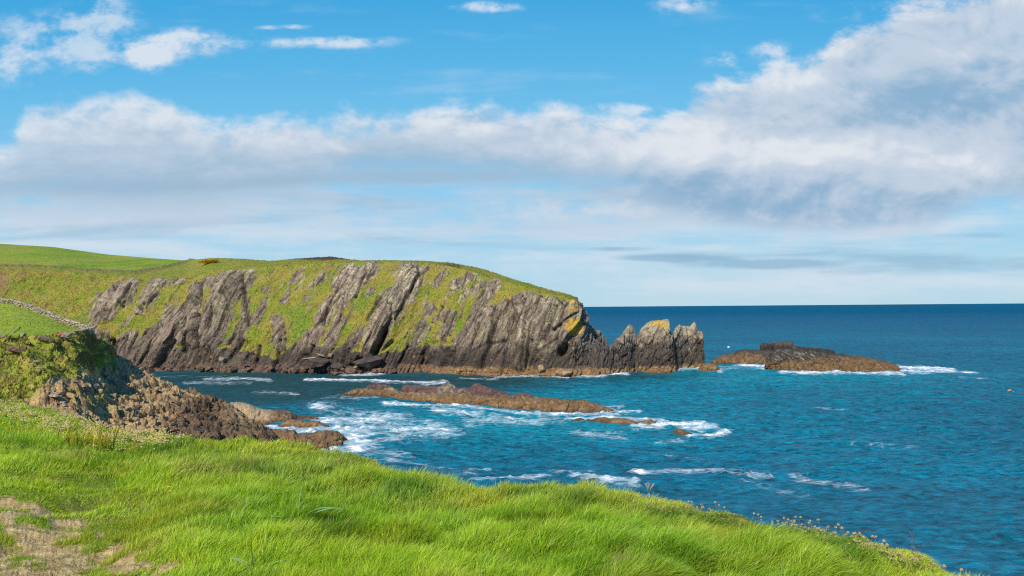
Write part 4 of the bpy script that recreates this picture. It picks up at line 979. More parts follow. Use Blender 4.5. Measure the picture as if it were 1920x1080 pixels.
# islet
isl = link("rock_islet", ridge_mesh("islet_body", MAT_SKERRY, [(1434, 694), (1438, 672), (1446, 660), (1460, 655), (1490, 655), (1525, 659), (1560, 664), (1590, 666), (1612, 669), (1640, 675), (1665, 679), (1680, 684), (1690, 692), (1693, 699)],
    [(1433, 692), (1445, 694), (1500, 697), (1560, 699), (1640, 700.5), (1695, 700)], 7.5, 420, 110, 81, 1.1, 2.2, crest=.4, colf=islet_col))
tag(isl, "long dark rock islet streaked white, with surf at its right end", "islet")
_blk = lambda **k: (lambda P, px, py, s, t, r1, r2, gap: mixc(np.broadcast_to(ROCK_DARK * .9, P.shape), np.array([.15, .135, .10]), sstep(5.5, 7.8, P[..., 2] + 1.8 * fbm(P[..., 0] / 1.2, P[..., 1] / 1.2, P[..., 2] / 1.2, 3, 416)) * .55))
def block(name, x0, x1, y0, y1, yb, th, d, seed):
    """an upright squared block on the islet"""
    return ridge_mesh(name, MAT_SKERRY, [(x0, yb), (x0 + .4, y0 + 2), (x0 + 2, y0), ((x0 + x1) / 2, (y0 + y1) / 2 - .6), (x1 - 2, y1), (x1 - .4, y1 + 2), (x1, yb)], [(x0, d), (x1, d)], th, 90, 50, seed, .6, 3.5, colf=_blk(), crest=.4)
link("rock_block", block("islet_block", 1425, 1448, 644, 643.5, 662, 2.2, 680, 84), isl)
link("rock_block", block("islet_block2", 1448, 1488, 641, 640, 660, 2.6, 681, 87), isl)
link("rock_block", block("islet_block3", 1484, 1566, 648, 657, 668, 2.4, 685, 90), isl)
o = link("rock_islet", ridge_mesh("islet_low", MAT_SKERRY, [(1328, 681), (1345, 670), (1362, 663), (1368, 665), (1385, 657), (1395, 655), (1420, 656), (1445, 657), (1462, 660), (1470, 682)],
    [(1328, 681), (1350, 682), (1395, 683), (1472, 684)], 6, 240, 80, 91, .6, 2.2, colf=islet_col))
tag(o, "low brown rock islet between the stacks and the longer islet", "islet")

# skerries in the cove mouth
sk = link("skerry", ridge_mesh("skerry_body", MAT_SKERRY, [(641, 739), (655, 734), (672, 728), (690, 728), (715, 730), (735, 727), (745, 733), (756, 736), (800, 737), (850, 738), (880, 738), (920, 742), (950, 744), (972, 743), (1000, 744), (1022, 746), (1060, 750), (1080, 752), (1097, 751), (1110, 755), (1135, 762), (1150, 770), (1160, 775)],
    [(640, 740), (665, 743), (720, 745), (740, 751), (780, 756), (850, 760), (930, 768), (1000, 771), (1060, 774), (1130, 774), (1162, 775.5)], 5.0, 640, 90, 101, .75, 2.0, colf=skerry_col, crest=.35))
tag(sk, "long low ochre reef with purple rock caps lying across the cove mouth", "reef")
def _cap(P, px, py, s, t, r1, r2, gap):
    nd = fbm(P[..., 0] / 1.0, P[..., 1], P[..., 2], 3, 417)
    c = mixc(np.broadcast_to(np.array([.135, .085, .078]), P.shape), np.array([.09, .052, .05]), sstep(-.3, .3, nd))
    c = mixc(c, np.array([.24, .22, .15]), sstep(.1, .4, nd + .5 * blob(px, py, 840, 728, 28, 12) - .1) * blob(px, py, 845, 730, 45, 20))
    return c
for nm, tp, bs, th, sd in [("cap", [(684, 738), (686, 727), (692, 721), (705, 720.5), (720, 720), (733, 722), (735, 736)], [(683, 740), (736, 742.5)], 2.0, 104),
                      ("cap2", [(751, 740), (754, 724), (758, 721), (800, 723), (824, 725), (838, 716), (848, 719), (858, 728), (880, 728), (888, 720), (896, 718), (906, 722), (930, 731), (950, 735), (958, 744)], [(750, 746), (850, 751), (960, 760)], 2.2, 106),
                      ("cap3", [(956, 748), (962, 740), (972, 737), (985, 737), (996, 740), (1004, 750)], [(955, 760), (1005, 763)], 1.6, 108)]:
    link("rock_cap", ridge_mesh(nm, MAT_SKERRY, tp, bs, th, 200, 60, sd, .4, 2.6, colf=_cap, crest=.3), sk)
o = link("skerry", ridge_mesh("small_skerry", MAT_SKERRY, [(1072, 789), (1082, 784), (1092, 785), (1110, 787), (1122, 784), (1133, 782), (1142, 785), (1150, 784), (1165, 784), (1180, 787), (1196, 791), (1210, 788), (1220, 786), (1230, 792), (1234, 801)],
    [(1071, 789), (1100, 790), (1145, 797), (1190, 802), (1215, 803), (1236, 801)], 2.6, 260, 60, 121, .3, 2.0, colf=tidal_col, crest=.3))
tag(o, "narrow brown reef ringed by surf, off the end of the long reef", "reef")
o = link("skerry", ridge_mesh("tip_skerry", MAT_SKERRY, [(1260, 813), (1263, 805), (1270, 803), (1278, 805), (1290, 810), (1304, 816)], [(1259, 813), (1280, 816), (1306, 817)], 1.8, 120, 50, 131, .25, 2.0, colf=tidal_col, crest=.3))
tag(o, "smallest brown reef rock, outermost in the line with a white breaker", "reef")
# reefs at the foot of the rubble slope
for nm, tp, bs, th, sd, lb in [
    ("reef", [(415, 770), (425, 757), (445, 755), (468, 758), (480, 765), (500, 769), (520, 770), (545, 773), (556, 782), (575, 781), (592, 780), (600, 788), (606, 793)], [(412, 796), (500, 797), (560, 792), (608, 793.5)], 6.0, 141, "pale tan reef at the far side of the surf gully below the rubble slope"),
    ("reef", [(512, 803), (530, 792), (550, 786), (570, 789), (590, 790), (604, 793), (620, 801), (628, 806)], [(510, 803), (560, 806), (630, 806)], 2.6, 151, "small brown reef standing in the surf gully between the two reefs"),
    ("reef", [(420, 842), (440, 815), (470, 808), (500, 806), (530, 806), (550, 807), (560, 813), (590, 812), (610, 808), (630, 808), (642, 815), (652, 826), (657, 832)], [(418, 856), (560, 852), (600, 846), (640, 840), (659, 833)], 5.0, 161, "dark brown wet reef pointing into the surf just beyond the grass"),
    ("reef", [(627, 804), (635, 798), (645, 797), (655, 801), (660, 803)], [(626, 804), (662, 804)], 0.8, 171, "tiny rock awash in foam off the end of the pale reef")]:
    o = link(nm, ridge_mesh(nm, MAT_SKERRY, tp, bs, th, 280, 80, sd, .6 if th > 1 else .2, 1.9, colf=(lambda P, px, py, s, t, r1, r2, g: mixc(tidal_col(P, px, py, s, t, r1, r2, g) * 1.05, np.array([.42, .31, .185]), sstep(792, 782, py) * sstep(520, 500, px) * .8)), crest=.3))
    tag(o, lb, "reef", "reefs below the rubble slope")

# ------------------------------------------------------------------ loose boulders
def rock_lump(name, seed, mat, cols, flat=1.0, n=16, sub=2, rough=.07):
    r = random.Random(seed)
    bm = bmesh.new()
    for _ in range(n):
        v = Vector((r.gauss(0, 1), r.gauss(0, 1), r.gauss(0, 1))).normalized()
        bm.verts.new((v.x * .5, v.y * .42, v.z * .4 * flat))
    h = bmesh.ops.convex_hull(bm, input=bm.verts)
    bmesh.ops.delete(bm, geom=[g for g in h['geom_interior'] if isinstance(g, bmesh.types.BMVert)], context='VERTS')
    bmesh.ops.bevel(bm, geom=bm.edges[:], offset=.03, segments=2, affect='EDGES', profile=.6)
    bmesh.ops.triangulate(bm, faces=bm.faces[:])
    bmesh.ops.subdivide_edges(bm, edges=bm.edges[:], cuts=sub, use_grid_fill=True)
    bm.verts.ensure_lookup_table()
    V = np.array([v.co for v in bm.verts]); bm.normal_update(); N = np.array([v.normal for v in bm.verts])
    V2 = V + N * (rough * fbm(V[:, 0] * 4 + seed, V[:, 1] * 4, V[:, 2] * 4, 3, seed))[:, None]
    for v, c in zip(bm.verts, V2): v.co = c
    me = bpy.data.meshes.new(name); bm.to_mesh(me); bm.free()
    me.polygons.foreach_set("use_smooth", [True] * len(me.polygons))
    nz = fbm(V[:, 0] * 3, V[:, 1] * 3, V[:, 2] * 3 + seed, 3, seed)
    c = mixc(np.broadcast_to(np.array(cols[0]), V.shape), np.array(cols[1]), sstep(-.3, .4, nz))
    at = me.attributes.new("col", 'FLOAT_COLOR', 'POINT'); at.data.foreach_set("color", np.concatenate([c, np.ones((len(c), 1))], 1).astype(np.float32).ravel())
    me.materials.append(mat)
    return me
MAT_BOULDER = rock_material("boulder_rock", 4.0, -25, (1, 1, .5), .6, .05, .6)
DARKS = [rock_lump("dark_boulder_%d" % i, 500 + i, MAT_BOULDER, [ROCK_DARK * 1.5, (.10, .075, .065)]) for i in range(4)]
REDS = [rock_lump("red_boulder_%d" % i, 520 + i, MAT_BOULDER, [(.14, .085, .065), (.21, .13, .09)]) for i in range(3)]
PALES = [rock_lump("pale_boulder_%d" % i, 540 + i, MAT_BOULDER, [(.25, .205, .14), (.36, .30, .20)]) for i in range(4)]
SLABS = [rock_lump("slab_%d" % i, 560 + i, MAT_BOULDER, [(.27, .225, .155), (.38, .325, .225)], flat=.45) for i in range(3)]
_fP = HEAD[0][:HEAD[3]:3, ::3].reshape(-1, 3); _fa, _fb = survey(_fP)
def face_depth(px, py):
    """distance of the headland face along a sight line"""
    k = np.argmin((_fa - px) ** 2 + (_fb - py) ** 2); return _fP[k][1]
def boulder(me, px, py, wpx, hpx, rot, name="boulder", lift=0.0, d=None):
    d = d if d else min(face_depth(px, py), H * F / max(py - 577, 20) * 1.03) - wpx * .03
    p = at_depth(px, py, d); k = d / F
    return link(name, me, None, Vector(p), (rot[0], rot[1], rot[2]), (wpx * k, wpx * k * .9, hpx * k * 1.25))
r = random.Random(3)
o = boulder(DARKS[0], 598, 680, 52, 26, (0, .12, .2)); tag(o, "huge dark wedge boulder with loose slabs on top, at the cliff foot", "boulder")
for me, x, y, w, h, rt, lb in [
    (SLABS[0], 604, 667, 24, 9, (.0, .45, .3), "pale flat slab tilted down to the right on the huge dark boulder"),
    (SLABS[1], 585, 671, 22, 7, (0, -.15, .5), "pale slab lying nearly level on the huge dark boulder"),
    (PALES[0], 619, 667, 12, 13, (.3, .2, .2), "upright pale block beside the tilted slab on the huge dark boulder"),
    (SLABS[2], 574, 673, 12, 7, (0, .1, .1), "smallest pale slab at the left end of the huge dark boulder")]:
    o = boulder(me, x, y, w, h, rt); tag(o, lb, "slab", "pale slabs fallen from the cliff")
o = boulder(DARKS[1], 690, 680, 64, 24, (0, -.1, .1)); tag(o, "broad dark wet boulder under the leaning pale slab of the cliff", "boulder")
o = boulder(DARKS[2], 632, 688, 30, 18, (.1, 0, .4)); tag(o, "dark boulder between the two biggest boulders at the cliff foot", "boulder")
o = boulder(SLABS[0], 668, 688, 22, 9, (0, -.3, .2)); tag(o, "grey slab leaning on the broad dark wet boulder", "slab", "pale slabs fallen from the cliff")
o = boulder(REDS[0], 658, 696, 26, 15, (.2, .1, .3)); tag(o, "large reddish boulder at the water's edge below the broad dark boulder", "boulder")
o = boulder(REDS[1], 628, 701, 34, 10, (0, .05, .1)); tag(o, "long low reddish boulder at the water's edge", "boulder")
o = boulder(OCH := rock_lump("ochre_boulder", 590, MAT_BOULDER, [(.26, .17, .09), (.38, .27, .15)]), 1050, 699, 56, 17, (0, .02, .1)); tag(o, "big ochre boulder at the water below the headland's seaward corner", "boulder")
o = boulder(OCH, 1013, 690, 22, 16, (.1, .6, .3)); tag(o, "yellowish tilted boulder left of the big ochre boulder", "boulder")
o = boulder(PALES[1], 417, 674, 14, 11, (.1, .4, .2)); tag(o, "pale pointed block at the cliff foot below the dark cleft", "boulder")
o = boulder(PALES[2], 388, 675, 24, 11, (.0, .1, .2)); tag(o, "grey block lying left of the pale pointed block", "boulder")
for i in range(60):
    x = r.choice([r.uniform(300, 560), r.uniform(430, 720), r.uniform(520, 740)]); y = 690 + r.uniform(-5, 5) + (x - 300) * .012
    w = r.uniform(6, 17)
    me = r.choice(REDS + DARKS[1:3])
    o = boulder(me, x, y, w, w * r.uniform(.5, .8), (r.uniform(-.4, .4), r.uniform(-.4, .4), r.uniform(0, 6)))
    tag(o, "reddish brown boulder in the wet band along the cliff foot", "boulder", "boulders along the cliff foot")
# rubble of the near shore
for i in range(80):
    x = r.uniform(90, 400); y = r.uniform(np.interp(x, [90, 200, 300, 400], [715, 698, 725, 758]), np.interp(x, [90, 200, 300, 400], [775, 795, 815, 826]))
    p = on_shore(x, y)
    if p.z < .3: continue
    w = r.uniform(.4, 1.0) * (1.6 if r.random() < .15 else 1)
    me = r.choice(PALES + SLABS) if (x + (y - 700) * .8) < 300 else r.choice(REDS + DARKS)
    o = link("boulder", me, None, p + Vector((0, 0, .05)), (r.uniform(-.6, .6), r.uniform(-.6, .6), r.uniform(0, 6)), (w, w, w * r.uniform(.6, 1.)))
    pale = me in PALES or me in SLABS
    tag(o, "pale lichened rock lying in the rubble slope by the cove" if pale else "dark brown rock lying in the lower rubble slope by the cove", "boulder", "pale rocks of the rubble slope" if pale else "dark rocks of the rubble slope")
# ------------------------------------------------------------------ foreground grass, blade by blade
def blades(X, Y, Z, h, w, lean_x, lean_y, c0, c1, rng, seg=3):
    """one curved tapering ribbon per root; returns vertices, quads, colours"""
    n = len(X)
    a = rng.uniform(0, 2 * math.pi, n)
    sx, sy = np.cos(a) * w * .5, np.sin(a) * w * .5
    V = np.zeros((n, seg * 2 + 1, 3), np.float32); Cc = np.zeros((n, seg * 2 + 1, 3), np.float32)
    for k in range(seg + 1):
        t = k / seg
        cx = X + lean_x * h * t ** 1.8; cy = Y + lean_y * h * t ** 1.8
        drop = 0.5 * np.hypot(lean_x, lean_y) ** 2 * t ** 2.2
        cz = Z + h * (t - drop * .55)
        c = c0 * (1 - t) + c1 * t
        if k < seg:
            wd = (1 - t ** 1.6 * .75)
            V[:, 2 * k] = np.stack([cx - sx * wd, cy - sy * wd, cz], 1); V[:, 2 * k + 1] = np.stack([cx + sx * wd, cy + sy * wd, cz], 1)
            Cc[:, 2 * k] = c; Cc[:, 2 * k + 1] = c
        else:
            V[:, 2 * seg] = np.stack([cx, cy, cz], 1); Cc[:, 2 * seg] = c
    b = (np.arange(n) * (seg * 2 + 1))[:, None]
    q = np.concatenate([b + np.array([[2 * k, 2 * k + 1, 2 * k + 3, 2 * k + 2]]) for k in range(seg - 1)])
    t = b + np.array([[2 * seg - 2, 2 * seg - 1, 2 * seg]])
    return V.reshape(-1, 3), q, t, Cc.reshape(-1, 3)
MAT_GRASS = blade_material("grass_blade", .48)
def make_grass():
    rng = np.random.default_rng(5)
    n = 700000
    px = rng.uniform(-90, 2010, n)
    e = rim(px)
    near, far = 5.6, e + .25
    u = rng.uniform(0, 1, n); k = 0.55
    d = (near ** -k + u * (far ** -k - near ** -k)) ** (-1 / k)
    ok = d < far; px, d, e = px[ok], d[ok], e[ok]
    X = (px - 960) / F * d; Y = d
    Z, _ = ground_z(X, Y); over = np.maximum(0, Y - e); Z = Z - over * 1.0
    sx, sy = survey(np.stack([X, Y, Z], 1))
    dm = dirt_mask(sx, sy, X, Y)
    clump = fbm(X / 1.6, Y / 1.6, 0, 3, 221); big = fbm(X / 5, Y / 5, 0, 3, 222); tiny = fbm(X / .45, Y / .45, 0, 2, 223)
    short = sstep(420, 120, sx - (sy - 850) * .35 + 90 * clump) * sstep(870, 930, sy)      # thin turf round the bare patches
    keep = rng.uniform(0, 1, len(X)) > dm * .84
    h = (0.23 + 0.12 * clump + 0.05 * tiny + 0.05 * big) * rng.uniform(.55, 1.3, len(X))
    h *= lerp(1.0, 0.36, short) * lerp(1, .5, dm)
    h *= np.interp(Y, [6, 14, 30, 60], [1, 1, 1.05, 1.3])
    tf1, tf2, tid, tox, toy = worley(X / .62 + .25 * clump, Y / .62, 17)
    tus = np.exp(-(tf1 / .42) ** 2)
    h = h * (.68 + .75 * tus * (.5 + tid)); lean_t = (tox, toy)
    car = np.exp(-((sy - np.interp(sx, [-40, 0, 60, 130, 200, 265, 330], [766, 772, 786, 804, 818, 829, 831])) / 16) ** 2) * sstep(345, 300, sx)
    fr = sstep(1160, 1240, sx) * sstep(22, 6, sy - np.interp(sx, _EX, _E2))
    rimh = sstep(3.0, .3, (e - Y) / np.maximum(1, e / 16))
    h = h * (1 - .55 * car) * (1 - .45 * fr) * (1 - .42 * rimh)
    h = np.clip(h, .035, .38)
    w = np.maximum(0.0085, 0.00075 * Y) * rng.uniform(.7, 1.5, len(X))
    wa = 2.2 * fbm(X / 2.6, Y / 2.6, 0, 2, 224)
    m = 0.55 + .4 * fbm(X / 1.2, Y / 1.2, 0, 2, 225)
    lx = m * np.cos(wa) * .8 + .35 * sstep(900, 1500, sx) + rng.normal(0, .3, len(X)); ly = m * np.sin(wa) * .7 + rng.normal(0, .3, len(X)) - .1
    lx = lx + 1.1 * lean_t[0] * tus; ly = ly + 1.1 * lean_t[1] * tus
    g = np.array([.30, .50, .026]); lime = np.array([.53, .73, .045]); deep = np.array([.105, .26, .018]); straw = np.array([.62, .50, .20]); olive = np.array([.56, .54, .06])
    c1 = mixc(np.broadcast_to(g, (len(X), 3)), lime, sstep(-.35, .35, big + .5 * tiny + rng.normal(0, .25, len(X))))
    rimk = sstep(4.0, .4, (e - Y) / np.maximum(1, e / 16))
    c1 = mixc(c1, olive, np.clip(sstep(-.2, .5, fbm(X / 2.2, Y / 2.2, 0, 3, 226)) * .75 + rimk * .3 * sstep(-.2, .3, clump), 0, 1))
    tn = np.zeros(len(X))
    for (x, y, rx, ry) in [(735, 872, 40, 12), (640, 875, 60, 10), (470, 875, 60, 14), (870, 890, 60, 8), (1180, 940, 30, 9), (1090, 935, 40, 8), (430, 900, 60, 10), (730, 850, 20, 10), (1290, 945, 60, 7), (1500, 995, 70, 10), (120, 860, 60, 10), (350, 885, 40, 12), (1160, 1060, 30, 15)]:
        tn = tn + blob(sx, sy, x, y, rx, ry)
    c1 = mixc(c1, straw, np.clip(tn * .8 * rng.uniform(0, 1.5, len(X)), 0, .85))
    dk = np.zeros(len(X))
    for (x, y, rx, ry) in [(1100, 958, 60, 14), (1000, 935, 90, 14), (1350, 985, 110, 18), (1480, 1010, 100, 16), (620, 862, 70, 9), (760, 925, 80, 14), (300, 850, 40, 12), (470, 890, 60, 10), (620, 1000, 60, 20), (1250, 975, 80, 16), (1580, 1040, 60, 16), (40, 840, 30, 8), (330, 838, 40, 8)]:
        dk = dk + blob(sx, sy, x, y, rx, ry)
    c1 = mixc(c1, np.array([.66, .70, .06]), np.clip(rimk * .75 * rng.uniform(.3, 1.1, len(X)), 0, .8) * sstep(300, 500, sx))  # sunlit rim painted as a paler lime band
    c1 = mixc(c1, deep, np.clip(dk * .9 + .4 * sstep(.05, .5, -clump), 0, .9))  # shade of the troughs between hummocks, painted into the blade colour
    c1 = mixc(c1, straw, (rng.uniform(0, 1, len(X)) < .07) * .8)
    weed = (rng.uniform(0, 1, len(X)) < .10 * sstep(990, 1060, sy) + .02) & (sx < 1500)
    w = np.where(weed, w * 3.2, w); h = np.where(weed, h * .6, h)
    c1 = mixc(c1, np.array([.50, .58, .04]), weed * .7)
    c1 = mixc(c1, np.array([.55, .42, .17]), dm * .55)
    c1 = np.minimum(c1 * rng.uniform(.75, 1.35, (len(X), 1)) * 1.17, .88)
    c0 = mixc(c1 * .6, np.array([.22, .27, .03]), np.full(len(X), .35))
    f = keep
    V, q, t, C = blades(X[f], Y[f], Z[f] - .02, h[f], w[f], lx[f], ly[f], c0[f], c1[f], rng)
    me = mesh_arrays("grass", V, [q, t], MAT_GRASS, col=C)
    tag(link("grass", me), "long bright green grass blown over on the foreground cliff top", "grass", kind="stuff")
make_grass()

def turf_tufts():
    """rough turf on the far headland and on the bank of the near shore"""
    rng = np.random.default_rng(8)
    out = []
    P, turf, col, nf, nt_ = HEAD
    hh, ww = turf.shape
    idx = rng.integers(0, (nf + nt_ - 2) * ww, 150000); r_, c_ = idx // ww, idx % ww
    ok = (turf[r_, c_] > .6) & (c_ < ww - 40); r_, c_ = r_[ok], c_[ok]
    Q = P[r_, c_] + rng.normal(0, .12, (len(r_), 3)); C = col[r_, c_]
    top = r_ > nf
    h = np.where(top, .24, .34) * rng.uniform(.5, 1.4, len(r_)); w = rng.uniform(.09, .2, len(r_))
    out.append((Q, h, w, C))
    P, fld, rub, veg = SHORE
    ww = fld.shape[1]
    idx = rng.integers(0, fld.size, 120000); r_, c_ = idx // ww, idx % ww
    ok = (rub[r_, c_] < .4) & (P[r_, c_, 2] > 2); r_, c_ = r_[ok], c_[ok]
    Q = P[r_, c_] + rng.normal(0, .05, (len(r_), 3)); f = fld[r_, c_]
    nz = fbm(Q[:, 0] / 2, Q[:, 1] / 2, 0, 3, 231)
    C = mixc(np.broadcast_to(TURF_GREEN, Q.shape), TURF_OLIVE, sstep(-.3, .3, nz)); C = mixc(C, FIELD, f)
    out.append((Q, np.where(f > .5, .10, .42) * rng.uniform(.5, 1.4, len(r_)), rng.uniform(.08, .18, len(r_)), C))
    Q, h, w, C = [np.concatenate([o[i] for o in out]) for i in range(4)]
    C = C * rng.uniform(.88, 1.15, (len(C), 1))
    V, q, t, Cc = blades(Q[:, 0], Q[:, 1], Q[:, 2] - .05, h, w, rng.normal(.2, .4, len(Q)), rng.normal(0, .4, len(Q)), C * .8, C, rng, seg=2)
    me = mesh_arrays("turf", V, [q, t], MAT_GRASS, col=Cc)
    tag(link("turf", me), "rough olive turf covering the headland and the bank", "turf", kind="stuff")
turf_tufts()

# ------------------------------------------------------------------ flowers and single plants
def on_ground(px, py):
    d = np.arange(5, 75, .05); p = at_depth(np.full(d.shape, px), np.full(d.shape, py), d)
    z, e = ground_z(p[:, 0], p[:, 1]); z = np.where(p[:, 1] > e, -50, z)
    hit = np.nonzero(p[:, 2] <= z)[0]
    if not len(hit):
        e0 = float(rim(px)) - .15; X = (px - 960) / F * e0
        return Vector((X, e0, float(ground_z(np.array([X]), np.array([e0]))[0][0])))
    i = hit[0]
    return Vector((p[i, 0], p[i, 1], z[i]))
def tube(bm, pts, r0, r1, n=5):
    rings = []
    for i, p in enumerate(pts):
        t = i / (len(pts) - 1); r = r0 + (r1 - r0) * t
        dirv = (Vector(pts[min(i + 1, len(pts) - 1)]) - Vector(pts[max(i - 1, 0)])).normalized()
        a = dirv.orthogonal().normalized(); b = dirv.cross(a)
        rings.append([bm.verts.new(Vector(p) + a * r * math.cos(k * 2 * math.pi / n) + b * r * math.sin(k * 2 * math.pi / n)) for k in range(n)])
    for A, B in zip(rings[:-1], rings[1:]):
        for k in range(n): bm.faces.new((A[k], A[(k + 1) % n], B[(k + 1) % n], B[k]))
    bm.faces.new(rings[0][::-1]); bm.faces.new(rings[-1])
def done(name, bm, mat, smooth=True):
    bmesh.ops.recalc_face_normals(bm, faces=bm.faces[:])
    me = bpy.data.meshes.new(name); bm.to_mesh(me); bm.free()
    me.polygons.foreach_set("use_smooth", [smooth] * len(me.polygons))
    me.materials.append(mat); return me
MAT_STEM = plain_material("green_stem", (.13, .20, .04), .7, .2)
MAT_PINK = plain_material("faded_thrift_petals", (.40, .28, .18), .8, .1, .4, 60)
MAT_CREAM = plain_material("cream_petals", (.47, .37, .17), .8, .1, .35, 60)
MAT_DRY = plain_material("dry_stalk", (.22, .16, .12), .8, .1)
MAT_PALESTALK = plain_material("bleached_stalk", (.42, .38, .34), .8, .1)
MAT_LEAF = plain_material("broad_leaf", (.22, .36, .12), .5, .4, .25, 14)
MAT_YELLOW = plain_material("yellow_petals", (.80, .55, .02), .7, .1, .2, 40)
def head_mesh(name, seed, rad):
    """a globe of small papery petals"""
    r = random.Random(seed); bm = bmesh.new()
    for _ in range(42):
        v = Vector((r.gauss(0, 1), r.gauss(0, 1), abs(r.gauss(0, 1)) * .9 + .02)).normalized()
        a = v.orthogonal().normalized(); b = v.cross(a); s = rad * r.uniform(.3, .5); ang = r.uniform(0, 6.28)
        a, b = a * math.cos(ang) + b * math.sin(ang), b * math.cos(ang) - a * math.sin(ang)
        c = v * rad * r.uniform(.65, 1)
        bm.faces.new([bm.verts.new(c + a * s + v * s * .3), bm.verts.new(c + b * s * .6), bm.verts.new(c - a * s + v * s * .3), bm.verts.new(c - b * s * .6)])
    return bm
FLOWER = []
for i in range(4):
    bm = bmesh.new(); hgt = .085 + .025 * i
    tube(bm, [(0, 0, -.03), (.01, .004 * i, hgt * .5), (.022 - .014 * i, .01, hgt)], 0.002, .0015, 4)
    stem = done("thrift_stem", bm, MAT_STEM)
    bm = head_mesh("thrift_head", 700 + i, .0100 + .0015 * i)
    for v in bm.verts: v.co += Vector((.022 - .014 * i, .01, hgt))
    FLOWER.append((stem, done("thrift_head", bm, MAT_PINK if i % 2 else MAT_CREAM, False)))
def place_flower(px, py, k, group, label, sc):
    p = on_ground(px, py)
    o = link("sea_thrift", None, None, p, (0, 0, random.uniform(0, 6.28)), (sc,) * 3)
    o.empty_display_size = .05; tag(o, label, "flower", group)
    link("stem", FLOWER[k][0], o)
    link("flower_head", FLOWER[k][1], o)
random.seed(21)
cluster = [(1212, 934, 60, 9, 26), (1290, 942, 60, 8, 30), (1340, 952, 40, 7, 16), (1440, 976, 30, 9, 14), (1478, 982, 40, 10, 26), (1520, 990, 34, 9, 24), (1570, 1000, 44, 8, 26), (1600, 1005, 30, 7, 18), (1640, 1018, 24, 6, 14), (1680, 1032, 26, 6, 18), (1710, 1042, 22, 5, 12), (1750, 1056, 26, 5, 9), (1800, 1068, 26, 4, 8), (1845, 1079, 20, 4, 8), (1500, 975, 40, 4, 10)]
for (x, y, sx_, sy_, n_) in cluster:
    for _ in range(n_):
        xx = x + random.gauss(0, sx_ * .5); ye = float(np.interp(xx, _EX, _E2)); yy = ye + abs(random.gauss(0, sy_)) + 10
        place_flower(xx, yy, random.randrange(4), "thrift heads along the cliff edge", "faded cream and pink thrift head on the cliff edge to the right", random.uniform(.9, 1.5))
# the paler carpet of small flowers at the left rim
def carpet():
    rng = np.random.default_rng(14); n = 7000
    t = rng.uniform(0, 1, n)
    px = np.interp(t, [0, .35, .7, 1], [-40, 90, 190, 330]) + rng.normal(0, 16, n)
    py = np.interp(px, [-40, 0, 60, 130, 200, 265, 330], [762, 768, 782, 800, 814, 827, 828]) + rng.normal(0, 11, n) * np.interp(px, [0, 200, 330], [.9, 1.3, .5])
    ok = fbm(px / 26, py / 9, 0, 3, 241) > rng.uniform(-.35, .25, n); px, py = px[ok], py[ok]; n = len(px)
    e = rim(px); pe = np.interp(px, _EX, _E2)
    tt = np.clip((1150 - py) / (1150 - pe), 0, 1.0)
    # invert the sight line onto the turf by stepping
    d = e * .6; lo = np.full(n, 8.0); hi = e.copy()
    for _ in range(26):
        d = (lo + hi) / 2; p = at_depth(px, py, d); z, _e = ground_z(p[:, 0], p[:, 1]); below = p[:, 2] < z
        hi = np.where(below, d, hi); lo = np.where(below, lo, d)
    p = at_depth(px, py, d); z, _e = ground_z(p[:, 0], p[:, 1])
    h = rng.uniform(.10, .28, n); s = rng.uniform(.018, .042, n)
    a = rng.uniform(0, 6.28, n); V = np.zeros((n, 5, 3)); c = np.zeros((n, 5, 3))
    base = np.stack([p[:, 0], p[:, 1], z + h], 1)
    for k in range(4):
        V[:, k] = base + np.stack([np.cos(a + k * math.pi / 2) * s, np.sin(a + k * math.pi / 2) * s, -.3 * s], 1)
    V[:, 4] = base + np.array([0, 0, 1]) * (s * .7)[:, None]
    pick = rng.uniform(0, 1, (n, 1)); colr = np.where(pick < .45, np.array([[.72, .60, .26]]), np.where(pick < .75, np.array([[.62, .45, .28]]), np.array([[.72, .58, .05]])))
    c[:] = colr[:, None] * rng.uniform(.7, 1.1, (n, 1, 1))
    b = (np.arange(n) * 5)[:, None]
    f = np.concatenate([b + np.array([[k, (k + 1) % 4, 4]]) for k in range(4)])
    me = mesh_arrays("small_flowers", V.reshape(-1, 3), f, blade_material("small_petals", .3), smooth=False, col=c.reshape(-1, 3))
    tag(link("wildflower_carpet", me), "carpet of small cream and yellow wildflowers along the left rim of the grass", "flowers", kind="stuff")
carpet()

def strap_leaf(length, width, bend, lean, az, n=9):
    """one long arching leaf with a folded midrib"""
    bm = bmesh.new(); rows = []
    for i in range(n + 1):
        t = i / n
        out = lean * length * t + bend * length * t * t * .7; up = length * (t - bend * .45 * t * t * t - lean * .2 * t)
        w = width * (0.55 + .9 * t - 1.45 * t ** 2.6) * .5 if t < 1 else 0.0005
        c = Vector((math.cos(az) * out, math.sin(az) * out, up)); sd = Vector((-math.sin(az), math.cos(az), 0))
        rows.append([bm.verts.new(c - sd * w + Vector((0, 0, w * .35))), bm.verts.new(c), bm.verts.new(c + sd * w + Vector((0, 0, w * .35)))])
    for A, B in zip(rows[:-1], rows[1:]):
        for k in range(2): bm.faces.new((A[k], A[k + 1], B[k + 1], B[k]))
    return bm
def leafy(name, px, py, leaves, label, cat, mat, sc=1.0, group=None):
    p = on_ground(px, py) - Vector((0, 0, .03)); root = bpy.data.objects.new(name, None); COL.objects.link(root); root.location = p; root.scale = (sc,) * 3
    root.empty_display_size = .1
    tag(root, label, cat, group)
    for (L, W, bend, lean, az) in leaves:
        link("leaf", done("leaf", strap_leaf(L, W, bend, lean, az), mat), root)
